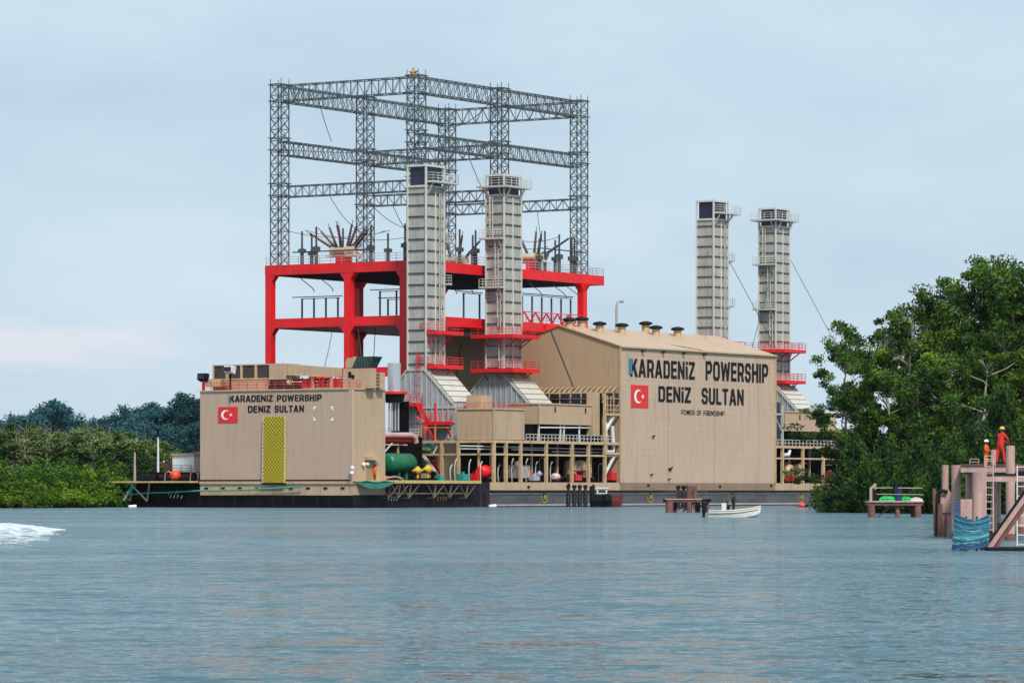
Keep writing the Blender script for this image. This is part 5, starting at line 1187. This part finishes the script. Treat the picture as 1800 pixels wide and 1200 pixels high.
# wake foam at the far left
def foam():
    m = bpy.data.materials.new('white_foam'); m.use_nodes = True; n = m.node_tree.nodes; l = m.node_tree.links; b = n['Principled BSDF']; b.inputs['Roughness'].default_value = .8
    co = n.new('ShaderNodeTexCoord'); no = n.new('ShaderNodeTexNoise'); no.inputs['Scale'].default_value = .9; no.inputs['Detail'].default_value = 8; no.inputs['Roughness'].default_value = .7; l.new(co.outputs['Object'], no.inputs[0])
    r_ = n.new('ShaderNodeMapRange'); r_.inputs[1].default_value = .38; r_.inputs[2].default_value = .66; sp = n.new('ShaderNodeSeparateXYZ'); l.new(co.outputs['Object'], sp.inputs[0]); q = n.new('ShaderNodeMath'); q.operation = 'MULTIPLY_ADD'; q.inputs[1].default_value = .0032; l.new(sp.outputs[1], q.inputs[0]); q2 = n.new('ShaderNodeMath'); q2.operation = 'ADD'; q2.inputs[1].default_value = -.60; l.new(no.outputs[0], q.inputs[2]); l.new(q.outputs[0], q2.inputs[0]); l.new(q2.outputs[0], r_.inputs[0])
    b.inputs['Base Color'].default_value = (.66,.74,.78,1); l.new(r_.outputs[0], b.inputs['Alpha'])
    w = MB().use(m); w.smooth = True; rr = random.Random(8); nx, ny = 60, 12
    nx, ny = 44, 90; vs = []
    for j in range(ny+1):
        g = j/ny; y = 158+78*g; xr = -18.9 - 7.6*g - 1.1*abs(sin(j*.33)) + .5*sin(j*.9)
        for i in range(nx+1):
            f = i/nx; x = xr - 13*f
            e_ = min(1, f*7)*min(1, (1-f)*5)*min(1, g*4)*min(1, (1-g)*9)
            z = .01 + e_*(.05+.30*g*g+.16*abs(sin(i*.9+j*.37)*cos(i*.31-j*.53))+.05*rr.random())
            vs.append((x+rr.uniform(-.05,.05), y+rr.uniform(-.2,.2), z if e_ > 0 else -.05))
    w.add(vs, [(j*(nx+1)+i, j*(nx+1)+i+1, (j+1)*(nx+1)+i+1, (j+1)*(nx+1)+i) for j in range(ny) for i in range(nx)])
    o = w.build('wake_foam'); o['kind'] = 'stuff'; o['label'] = 'white foam of a boat wake at the left edge of the river'; o['category'] = 'foam'
foam()

# ------------------------------------------------------------------ right hand dock with green net
t, hw, z = dock('small_dock', 'small brown dock on piles with rails in front of the big trees', 'dock', 1526, 1624, 345, 880, 3.2, [(1533,.35,.30),(1579,.6,.2),(1614,.35,.30),(1536,2.8,.28),(1612,2.8,.28)])
w = MB().use(PLRD); w.bar((-1.5,.9,.0),(-.4,.9,1.0),.12); w.build('brace', t)
w = MB().use(mat('pale_wood', (.40,.34,.26), .8, var=.3)); w.bar((-hw+.35,.3,z+1.13),(-.25,.3,z+1.15),.08); w.bar((.2,.3,z+1.13),(hw-.1,.3,z+1.12),.08); w.bar((-hw+.35,.3,z+.6),(hw,.3,z+.55),.06)
w.build('railing', t)
t2 = thing('bollard', 'dark blue bollard post in the middle of the small dock', 'bollard', (XW(1579,345.6),345.6,z)); w = MB().use(mat('bollard_blue', (.02,.03,.12), .5)); w.tube([(0,0,0),(0,0,1.1),(0,0,1.2)],[.27,.27,.3],12); w.build('post', t2)
t2 = thing('timber_post', 'pale broken timber post at the left end of the small dock', 'post', (XW(1533,345.3),345.3,z)); w = MB().use(mat('pale_wood', (.40,.34,.26), .8, var=.3)); w.box(-.22,.0,-.15,.15,0,1.15); w.use(BLACK); w.box(.0,.35,-.1,.2,0,1.0); w.use(mat('pale_wood', (.40,.34,.26), .8)); w.bar((-.1,0,1.1),(.35,0,1.45),.2); w.bar((.3,0,1.0),(.15,0,1.5),.14); w.build('timber', t2)
rr = random.Random(5)
def heap(name, label, cat, loc, w_, h_, m, seed, d_=.8):
    rr = random.Random(seed); t = thing(name, label, cat, loc); w = MB().use(m); w.smooth = False; nx, ny = 26, 8; vs = []
    for j in range(ny+1):
        for i in range(nx+1):
            f = i/nx; g = j/ny; z = h_*(sin(pi*g)**.6)*(sin(pi*f)**.35)*(.65+.35*rr.random()) if 0 < i < nx and 0 < j < ny else 0
            vs.append((w_*(f-.5), d_*(g-.5), z+.005))
    w.add(vs, [(j*(nx+1)+i, j*(nx+1)+i+1, (j+1)*(nx+1)+i+1, (j+1)*(nx+1)+i) for j in range(ny) for i in range(nx)]); w.build('folds', t)
    return t
NETG = mat('bright_green_net', (.015,.50,.12), .7, var=.5, nscale=3)
heap('green_net', 'bright green crumpled net on the left half of the small dock', 'net', (XW(1561,345.9),346.0,z), 1.6, .50, NETG, 2)
heap('green_net', 'bright green crumpled net right of the blue bollard', 'net', (XW(1593,345.9),346.0,z), .9, .48, NETG, 3)
heap('sack', 'pale cloth sack on the right end of the small dock', 'sack', (XW(1611,345.8),345.9,z), 1.1, .36, mat('pale_sack',(.62,.55,.52),.8,var=.2), 4)

# ------------------------------------------------------------------ big pile jetty at the right edge
DJ = 3.5
t = thing('pile_jetty', 'tall brown steel pile jetty at the right edge with two workers on top', 'jetty', (XW(1735,200),200,0)); ox, oy = XW(1735,200), 200
def jp(px, Y): return XW(px, Y)-ox, Y-oy
w = MB().use(PINK); xa, ya = jp(1689,187); xb, yb = jp(1785,187)
w.box(xa, xb, ya, ya+.35, DJ-.36, DJ-.03); w.use(PLRD); w.prism([(xa+.05,ya+.36),(xb+1.2,ya+.36),(jp(1815,243)[0],ya+56),(jp(1700,243)[0],ya+56)], 2, DJ-.30, DJ)
w.use(PLRD); w.box(xa, xb+.2, ya-.1, ya+.02, DJ-.03, DJ+.02)
w.use(PINK); xa, ya = jp(1732,172); w.box(xa, xa+3.0, ya, ya+.4, ZW(846,172), ZW(835,172)); w.use(BLACK); w.box(xa-.05, xa+3.0, ya-.05, ya+.5, ZW(835,172), ZW(832,172)); w.build('deck', t)
for px, Y, wd, yt, lean in ((1661.5,205,12,817,0),(1681,189,17,817,0),(1720.5,168,24,829,0),(1753,243,13,846,0),(1776,181,16,783,0),(1747,196,11,790,0),(1703,212,12,829,0),(1795,215,16,846,0)):
    x, y = jp(px, Y); r = wd/2*Y/F; zt = ZW(yt, Y) if yt < 846 else DJ-.31; w = MB().use(PINK); w.tube([(x,y,-2.5),(x,y,-.1),(x,y,.35),(x,y,.4),(x,y,zt)],r,18)
    w.use(PLRD); w.tube([(x,y,-2.4),(x,y,.32)],r*1.02,18); w.build('pile', t)
w = MB().use(PINK); x, y = jp(1685,186); w.box(x+.1, x+.72, y, y+.3, ZW(912,186), ZW(877,186)); w.build('infill_plate', t)
# fender stack at the left foot
x, y = jp(1655,200); w = MB().use(PINK); w.prism([(x-.05,-.5),(x+.52,-.5),(x+.50,ZW(866,200)),(x+.30,ZW(858,200)),(x-.05,ZW(872,200))],1,y,y+.35)
w.use(PLRD); w.bar((x-.28,y+.1,-.5),(x-.36,y+.1,ZW(858,200)),.16); w.bar((x-.12,y-.1,-.6),(x-.08,y-.1,ZW(885,200)),.22); w.bar((x+.2,y-.04,-.4),(x+.2,y-.04,1.1),.05); w.bar((x-.05,y-.04,1.15),(x+.5,y-.04,1.15),.05); w.build('fender_frame', t)
w = MB().use(BLACK); w.bar((x-.22,y-.1,-.2),(x-.15,y-.1,ZW(868,200)),.18); w.tube([(x-.2,y-.1,ZW(866,200)),(x+.05,y-.15,ZW(862,200)),(x+.3,y-.15,ZW(864,200))],.09,8); w.build('rubber_strip', t)
# ladders and rails
WR = mat('pale_rusty_steel', (.55,.42,.38), .6, var=.3)
def ladder(name, label, px0, px1, Y, y0, y1, step, m=WR, r=.05):
    t_ = thing(name, label, 'ladder', (XW((px0+px1)/2,Y),Y,0)); hw = (px1-px0)/2*Y/F; z0, z1 = ZW(y0,Y), ZW(y1,Y); w = MB().use(m)
    for s_ in (-1,1): w.bar((s_*hw,0,z0),(s_*hw,0,z1),r)
    w.build('rail', t_); w = MB().use(m); z = z1-.05
    while z > z0+.02: w.bar((-hw,0,z),(hw,0,z),r*.7); z -= step
    w.build('rung', t_)
ladder('jetty_ladder', 'narrow steel ladder hanging between the middle piles of the jetty', 1733, 1746, 170, 935, 805, .30)
ladder('edge_ladder', 'white ladder rail at the very right edge of the jetty', 1788, 1812, 158, 962, 818, .385, mat('white_rail', (.68,.62,.6), .6), .05)
t3 = thing('guard_rail', 'low thin rail on the jetty deck left of the person in orange', 'railing', (XW(1713,188),188,DJ)); w = MB().use(WR); w.rail([(-.22,0,0),(.2,0,0)],.27,.025,.4,rails=2); w.build('rail', t3)
t3 = thing('guard_rail', 'thin rail at the top of the narrow ladder in front of the person in orange', 'railing', (XW(1740,186),186,DJ)); w = MB().use(WR); w.rail([(-.25,0,-.1),(.25,0,-.1)],.5,.03,.5,rails=2); w.build('rail', t3)
# sloping gangway beam and float
x0, x1 = XW(1733,152), XW(1806,152); t3 = thing('sloping_beam', 'thick rusty brown beam sloping up from the water beside the blue ropes', 'beam', (x0,152,0))
w = MB().use(PINK); dx = x1-x0; zt = ZW(868,152); w.bar((0,0,-.1),(dx,0,zt),.22,.16); w.use(PLRD); w.bar((0.03,.12,-.28),(dx+.03,.12,zt-.2),.2,.26); w.use(BLACK); w.bar((-.02,.3,.02),(dx-.05,.3,zt+.14),.1,.1); w.build('beam', t3)
t3 = thing('float_pontoon', 'low dark pontoon lying on the water at the foot of the sloping beam', 'pontoon', (XW(1745,150),150,0)); w = MB().use(BLACK); w.box(-.1,1.9,0,3.5,-.2,.13); w.build('body', t3)
# blue rope bundle
t3 = thing('rope_bundle', 'hanging bundle of teal and blue ropes in front of the jetty piles', 'ropes', (XW(1708,151),151,0)); rr = random.Random(12)
cols = [mat('rope_teal', (.03,.22,.27), .7, var=.4, nscale=6), mat('rope_blue', (.015,.09,.20), .7, var=.4, nscale=6), mat('rope_aqua', (.12,.38,.41), .7, var=.4, nscale=6)]
n = 30
for k in range(n):
    f = k/(n-1); z = 1.36*(1-f)+.02; wl = .66-.02*sin(f*3); m = cols[1] if f > .86 else cols[rr.choice((0,0,0,1,2)) if f < .8 else rr.choice((0,1))]
    w = MB().use(m); pts = []
    for i in range(13):
        a = i/12; x = -wl + 2*wl*a - .10*(1-a)*f; sagz = -.16*sin(pi*a*.9)*(1-f) - .05*sin(pi*a) + .10*a*f*2.2 + .02*sin(9*a+k) + .07*(1-a)*0 
        pts.append((x, -.28*sin(pi*a)+rr.uniform(-.01,.01), z + sagz + .02*rr.uniform(-1,1) - .02))
    w.tube(pts, .030+.008*rr.random(), 6); w.build('rope', t3)
w = MB().use(cols[1])
for k in range(7): w.tube([(-.68,0,1.36+k*.075),(-.55,-.03,1.38+k*.075),(-.46,0,1.37+k*.075)],.03,6)
w.build('rope', t3)
w = MB().use(cols[1])
for a in (-.6,-.2,.2,.55): w.tube([(a,.06,1.3),(a,.08,.0)],.05,6)
w.build('hanging_line', t3)

# ------------------------------------------------------------------ vegetation
def leafmat(name, col, col2, tr=.14):
    m = bpy.data.materials.new(name); m.use_nodes = True; t = m.node_tree; n = t.nodes; l = t.links
    for x in list(n): n.remove(x)
    o = n.new('ShaderNodeOutputMaterial'); ge = n.new('ShaderNodeNewGeometry'); oi = n.new('ShaderNodeObjectInfo'); co = n.new('ShaderNodeTexCoord')
    no = n.new('ShaderNodeTexNoise'); no.inputs['Scale'].default_value = .35; no.inputs['Detail'].default_value = 2; l.new(co.outputs['Object'], no.inputs[0])
    a = n.new('ShaderNodeMath'); a.operation = 'MULTIPLY_ADD'; a.inputs[1].default_value = .35; l.new(ge.outputs['Random Per Island'], a.inputs[0])
    b = n.new('ShaderNodeMapRange'); b.inputs[1].default_value = .42; b.inputs[2].default_value = .60; b.inputs[4].default_value = .75; l.new(no.outputs[0], b.inputs[0]); l.new(b.outputs[0], a.inputs[2])  # clump-size tone variation, its contrast also stands for shade gaps and highlights
    mx_ = n.new('ShaderNodeMix'); mx_.data_type = 'RGBA'; mx_.inputs[6].default_value = (*col, 1); mx_.inputs[7].default_value = (*col2, 1); l.new(a.outputs[0], mx_.inputs[0])
    sc_ = n.new('ShaderNodeMapRange'); sc_.inputs[3].default_value = .75; sc_.inputs[4].default_value = 1.25; l.new(oi.outputs['Random'], sc_.inputs[0])
    vm_ = n.new('ShaderNodeVectorMath'); vm_.operation = 'SCALE'; l.new(mx_.outputs[2], vm_.inputs[0]); l.new(sc_.outputs[0], vm_.inputs[3])
    d = n.new('ShaderNodeBsdfPrincipled'); d.inputs['Roughness'].default_value = .5; d.inputs['Specular IOR Level'].default_value = .15; l.new(vm_.outputs[0], d.inputs['Base Color'])
    tl = n.new('ShaderNodeBsdfTranslucent'); l.new(vm_.outputs[0], tl.inputs[0]); ms = n.new('ShaderNodeMixShader'); ms.inputs[0].default_value = tr
    l.new(d.outputs[0], ms.inputs[1]); l.new(tl.outputs[0], ms.inputs[2]); l.new(ms.outputs[0], o.inputs[0]); return m
LEAFD = leafmat('leaf_dark', (.004,.024,.006), (.075,.155,.016))
LEAFM = leafmat('leaf_mid', (.006,.036,.006), (.14,.23,.020))
LEAFB = leafmat('leaf_mangrove', (.010,.060,.004), (.14,.24,.010))
LEAFP = leafmat('leaf_pale', (.045,.095,.025), (.19,.25,.085))
LEAFS = leafmat('leaf_shade', (.003,.018,.004), (.045,.105,.012))  # darker leaf copy, shade low on the bank painted into the colour
LEAFF = leafmat('leaf_far_hazed', (.012,.062,.080), (.040,.125,.125))  # blue of the distance haze is put into this leaf colour
def leaf(w, p, s, rnd, up=.5):
    a = Vector((rnd.gauss(0,1), rnd.gauss(0,1), rnd.gauss(0,.6))).normalized(); nrm = Vector((rnd.gauss(0,1), rnd.gauss(0,1), rnd.gauss(0,1)+up*2)).normalized()
    b = nrm.cross(a)
    if b.length < .1: return
    b.normalize(); a *= s; b *= s*.55; c = nrm*s*.12
    k = len(w.v); w.v += [tuple(p-a*.5), tuple(p+b*.5-c), tuple(p+a*.5), tuple(p-b*.5-c)]; w.face((k, k+1, k+2, k+3))
def clump(w, c, r, n, s, rnd, flat=.6):
    for _ in range(n):
        d = Vector((rnd.gauss(0,1), rnd.gauss(0,1), rnd.gauss(0,1))).normalized()*r*(rnd.random()**.45); d.z *= flat
        leaf(w, c+d, s*rnd.uniform(.7,1.3), rnd)
def make_tree(seed, H, Rc, base, lm, bm, ncl, nl, ls, crl=(.7,1.7), limbs=9, flat=.5, tr=.35, lean=0):
    """tapered trunk, limbs that fork, and leaf clumps around the ends of the forks; base = height share where branches begin"""
    rnd = random.Random(seed); tk = MB().use(bm); cr_ = MB().use(lm); tk.smooth = True
    pts = [Vector((0,0,-.6))]; n = 7
    for i in range(1, n+1): pts.append(Vector((lean*H*(i/n)**1.5+rnd.uniform(-.03,.03)*H, rnd.uniform(-.03,.03)*H, H*.82*i/n)))
    tk.tube(pts, [tr*(1-.8*i/n) for i in range(n+1)], 8)
    def along(f):
        f = max(0, min(.999, f))*n; i = int(f); return pts[i].lerp(pts[i+1], f-i)
    ends = []
    for k in range(limbs):
        f = base + (1-base)*(k+.3)/limbs; p = along(f); a = k*2.4+rnd.uniform(-.4,.4); L_ = Rc*rnd.uniform(.7,1.12)*(1-.45*abs((f-.5)*1.6)**2 if f > .5 else 1)
        el = rnd.uniform(.1,.6)+.5*max(0,f-.6); d = Vector((cos(a)*cos(el), sin(a)*cos(el), sin(el))); q = [p]
        for j in range(1, 5): q.append(p + d*L_*j/4 + Vector((rnd.uniform(-.1,.1)*L_, rnd.uniform(-.1,.1)*L_, .10*L_*(j/4)**2)))
        r0 = tr*.42*(1-.5*f); tk.tube(q, [r0*(1-.18*j) for j in range(5)], 6); ends.append(q[-1])
        for j in (2, 3, 4):
            for s_ in range(2):
                b = q[j] ; d2 = (d + Vector((rnd.uniform(-1,1), rnd.uniform(-1,1), rnd.uniform(-.2,.9)))).normalized(); L2 = L_*rnd.uniform(.22,.42); e_ = b+d2*L2
                tk.tube([b, b.lerp(e_,.5)+Vector((0,0,.05*L2)), e_], [r0*.4,r0*.28,r0*.12], 5); ends.append(e_)
    top = pts[-1]
    for s_ in range(5):
        d2 = Vector((rnd.uniform(-1,1), rnd.uniform(-1,1), rnd.uniform(.3,1.2))).normalized(); e_ = top+d2*H*rnd.uniform(.08,.17); tk.tube([top, e_],[tr*.18,tr*.06],5); ends.append(e_)
    for k in range(ncl):
        e_ = rnd.choice(ends) if k >= len(ends) else ends[k]; off = Vector((rnd.gauss(0,.5), rnd.gauss(0,.5), rnd.gauss(0,.35)))*(0 if k < len(ends) else 1)
        clump(cr_, e_+off, rnd.uniform(*crl), nl, ls, rnd, flat)
    return tk, cr_
def tree_proto(name, label, cat, group, *a, **k):
    tk, cr_ = make_tree(*a, **k); t = thing(name, label, cat, (0,0,0), 0, group)
    tk.build('trunk', t); cr_.build('crown', t); return t
def make_bush(seed, Rb, H, lobes, nl, ls, lm, stems=True):
    rnd = random.Random(seed); c = MB().use(lm); tk = MB().use(BARK)
    for k in range(lobes):
        a = rnd.uniform(0, 2*pi); rr_ = Rb*rnd.random()**.6; h = H*(1-.55*(rr_/Rb)**2)*rnd.uniform(.55,1); r = rnd.uniform(.9,1.7)*Rb/4.5
        p = Vector((rr_*cos(a), rr_*sin(a), max(.5, h-r*.6))); clump(c, p, r, nl, ls, rnd, .75)
        q = Vector((rr_*.4*cos(a), rr_*.4*sin(a), -.8)); m_ = q.lerp(p, .5)+Vector((rnd.uniform(-.3,.3), rnd.uniform(-.3,.3), .2))
        if stems: tk.tube([q, m_, p],[.09,.07,.03],5)
    for k in range(lobes):                                       # skirt of low foliage
        a = rnd.uniform(0, 2*pi); clump(c, Vector((Rb*.9*cos(a), Rb*.9*sin(a), rnd.uniform(.3,H*.35))), 1.1*Rb/4.5, nl//2, ls, rnd, .8)
    return tk, c
def bush_proto(name, label, cat, group, *a, **k):
    tk, c = make_bush(*a, **k); t = thing(name, label, cat, (0,0,0), 0, group); tk.build('stem', t); c.build('foliage', t); return t
def place(proto, used, loc, rz, sc, label=None, group=None):
    if not used.get(proto.name):
        used[proto.name] = 1; proto.location = loc; proto.rotation_euler = (0,0,rz); proto.scale = sc
        if label: proto['label'] = label
        if group: proto['group'] = group
        return proto
    return dup(proto, loc, rz, scale=sc, label=label, group=group)
used = {}; rnd = random.Random(77)
# big trees at the right
GR = 'tall broadleaf trees on the right bank'
bt = [tree_proto('broadleaf_tree', 'tree', 'tree', GR, 11, 20, 6.3, .25, LEAFD, BARK, 96, 110, .40, limbs=11, tr=.42),
      tree_proto('broadleaf_tree', 'tree', 'tree', GR, 12, 20, 5.9, .30, LEAFM, BARKP, 92, 110, .38, limbs=11, tr=.40),
      tree_proto('broadleaf_tree', 'tree', 'tree', GR, 13, 20, 6.8, .22, LEAFM, BARKP, 98, 110, .40, limbs=12, tr=.45, lean=.08)]
BT = [(1487,432,592,0,.62,'slender tree with an airy crown reaching out left over the ship end'),
      (1562,440,553,2,.85,'dark rounded tree right of the slender airy tree'),
      (1602,446,528,1,.9,'bright green tall tree left of the pale bare branches'),
      (1655,450,505,0,1.0,'tall dark tree behind the small dock'),
      (1708,452,470,2,1.0,'tall tree with pale limbs below the highest treetop'),
      (1748,456,446,1,1.0,'highest tree of the right bank with a small tuft on top'),
      (1806,448,462,0,1.1,'tall tree at the right edge of the picture behind the jetty'),
      (1785,453,462,2,.9,'tall tree between the highest tree and the picture edge'),
      (1835,451,448,1,1.0,'pale limbed tall tree just past the right picture edge'),
      (1868,450,450,2,1.1,'tree beyond the right edge of the picture')]
for px, Y, ty, k, s_, lab in BT:
    h = ZW(ty, Y)-.6; place(bt[k], used, (XW(px,Y),Y,.3), rnd.uniform(0,6.28), (s_, s_, h/19.6), lab)
GR2 = 'trees filling the middle of the right bank'
for px, Y, ty, k in ((1505,436,690,2),(1560,434,650,1),(1580,470,590,0),(1620,432,640,0),(1640,475,570,2),(1670,436,620,1),(1700,480,545,0),(1725,434,600,2),(1775,438,560,0),(1780,480,520,1),(1830,436,560,2)):
    h = ZW(ty, Y)-.5; place(bt[k], used, (XW(px,Y),Y,.3), rnd.uniform(0,6.28), (.85,.85,h/19.6), 'lower dark tree filling the leafy mass of the right bank', GR2)
GB = 'dense shrubs along the foot of the right bank'
bb = [bush_proto('waterside_bush', 'bush', 'bush', GB, 31, 4.0, 6.5, 34, 100, .38, LEAFD), bush_proto('waterside_bush', 'bush', 'bush', GB, 32, 4.2, 6.0, 34, 100, .38, LEAFS)]
for i, (px, Y, ty) in enumerate(((1480,424,800),(1497,420,838),(1512,426,760),(1540,418,800),(1560,414,765),(1585,412,800),(1610,408,760),(1640,404,790),(1665,400,750),(1695,398,780),(1725,396,740),(1755,394,770),(1790,392,730),(1825,390,760),(1600,430,700),(1690,425,680),(1760,420,670),(1530,440,720))):
    h = ZW(ty, Y); s_ = .8; place(bb[i % 2], used, (XW(px,Y),Y,-.1), rnd.uniform(0,6.28), (s_, s_, max(.45, h/6.3)), 'dense dark green bush at the foot of the right bank trees', GB)
# mangroves on the left
GM = 'bright green mangrove bushes on the left bank'; LM_ = 'bright green mangrove bush at the waterline of the left bank'
mb_ = [bush_proto('mangrove_bush', LM_, 'bush', GM, 41, 4.5, 6.2, 42, 95, .40, LEAFB), bush_proto('mangrove_bush', LM_, 'bush', GM, 42, 4.5, 6.0, 42, 95, .40, LEAFB)]
i = 0
for row, (Y, n, x0, dx) in enumerate(((532,14,-98,3.6),(539,14,-100,3.8),(548,15,-104,4.2),(560,15,-108,4.6),(574,15,-112,4.8))):
    for k in range(n):
        x = x0 + dx*k + rnd.uniform(-.8,.8)
        if x > -50: continue
        yy = Y + rnd.uniform(-2,2)
        if yy < left_shore(x)-3: yy = left_shore(x)+rnd.uniform(-1,3)
        px = 900 + F*x/yy; s_ = rnd.uniform(.85,1.15)
        place(mb_[i % 2], used, (x, yy, .1), rnd.uniform(0,6.28), (s_, s_, s_*(.78+.08*row))); i += 1
# middle forest on the left: slim trees with pale trunks
GS = 'slim pale-trunked trees behind the mangroves'; LS = 'slim tree with a pale trunk in the wood behind the mangroves'
st = [tree_proto('slim_tree', LS, 'tree', GS, 51, 13, 2.5, .55, LEAFP, BARKP, 46, 70, .42, limbs=8, tr=.17, crl=(.6,1.2)),
      tree_proto('slim_tree', LS, 'tree', GS, 52, 13, 2.6, .58, LEAFM, BARKP, 46, 70, .42, limbs=8, tr=.16, crl=(.6,1.2)),
      tree_proto('slim_tree', LS, 'tree', GS, 53, 13, 2.8, .45, LEAFD, BARKP, 52, 70, .42, limbs=8, tr=.18, crl=(.6,1.2))]
for row, Y in enumerate((590, 602, 615, 630)):
    x = -118
    while x < -44:
        px = 900 + F*x/Y; ty = 730 + 18*sstep(150, 240, px) + 45*sstep(250, 330, px) + rnd.uniform(-8,14)
        yy = max(Y + rnd.uniform(-5,5), left_shore(x)+2); h = ZW(ty + (10 if row == 0 else 0), yy)-.8
        place(st[rnd.choice((0,1,2,0))] , used, (x, yy, .6), rnd.uniform(0,6.28), (1.0,1.0,h/13.3)); x += rnd.uniform(2.1,3.4)
GU = 'dark undergrowth below the slim trees'
for row, Y in enumerate((580, 592)):
    x = -112
    while x < -46:
        yy = max(Y + rnd.uniform(-3,3), left_shore(x)+2); s_ = rnd.uniform(.85,1.1)
        place(bb[row], used, (x, yy, .2), rnd.uniform(0,6.28), (s_, s_, s_*rnd.uniform(1.05,1.35)), 'dark bush in the undergrowth between the mangroves and the slim trees', GU); x += rnd.uniform(4,6)
# trees on the bank behind the ship
GH_ = 'trees on the far bank behind the ship'
for k in range(34):
    x = -42 + k*4.6; yy = left_shore(x)+12+rnd.uniform(0,18); place(st[k % 3], used, (x, yy, .7), rnd.uniform(0,6.28), (1.6,1.6,rnd.uniform(.8,1.15)), 'slim tree on the far bank hidden behind the ship', GH_)
# far hill trees
GF = 'distant bluish trees on the far hills'; LF = 'distant bluish tree on the hill at the left'
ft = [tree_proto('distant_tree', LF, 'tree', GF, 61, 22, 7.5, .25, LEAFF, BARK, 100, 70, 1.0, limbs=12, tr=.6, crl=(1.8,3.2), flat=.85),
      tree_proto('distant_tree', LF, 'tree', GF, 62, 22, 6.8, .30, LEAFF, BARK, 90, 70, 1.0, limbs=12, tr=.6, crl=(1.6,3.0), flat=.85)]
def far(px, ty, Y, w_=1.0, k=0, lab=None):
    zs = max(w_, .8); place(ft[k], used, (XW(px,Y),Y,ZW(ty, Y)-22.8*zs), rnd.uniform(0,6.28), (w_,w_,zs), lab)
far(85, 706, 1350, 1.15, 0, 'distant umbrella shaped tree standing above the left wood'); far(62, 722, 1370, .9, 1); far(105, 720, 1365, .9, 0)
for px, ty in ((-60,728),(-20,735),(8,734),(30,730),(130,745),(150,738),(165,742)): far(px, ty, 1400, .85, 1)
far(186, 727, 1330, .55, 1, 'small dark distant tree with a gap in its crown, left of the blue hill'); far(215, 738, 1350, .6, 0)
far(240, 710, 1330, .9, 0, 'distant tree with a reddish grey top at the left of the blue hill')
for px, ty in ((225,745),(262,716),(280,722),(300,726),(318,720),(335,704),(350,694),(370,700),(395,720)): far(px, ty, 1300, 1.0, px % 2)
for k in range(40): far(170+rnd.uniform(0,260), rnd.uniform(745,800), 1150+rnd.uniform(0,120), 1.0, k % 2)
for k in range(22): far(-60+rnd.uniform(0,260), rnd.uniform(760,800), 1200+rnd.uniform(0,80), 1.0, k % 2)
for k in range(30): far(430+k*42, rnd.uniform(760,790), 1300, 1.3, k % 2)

# ------------------------------------------------------------------ air
hz = MB(); hz.box(-2500, 2500, -60, 2400, -6.5, 92); ho = hz.build('haze'); ho['kind'] = 'stuff'
hm_ = bpy.data.materials.new('haze_air'); hm_.use_nodes = True; n = hm_.node_tree.nodes; l = hm_.node_tree.links; n.remove(n['Principled BSDF'])
pv = n.new('ShaderNodeVolumePrincipled'); pv.inputs['Color'].default_value = (.62,.80,1,1); pv.inputs['Density'].default_value = HAZE = .000015; pv.inputs['Anisotropy'].default_value = .2
l.new(pv.outputs[0], n['Material Output'].inputs['Volume']); ho.data.materials.append(hm_)
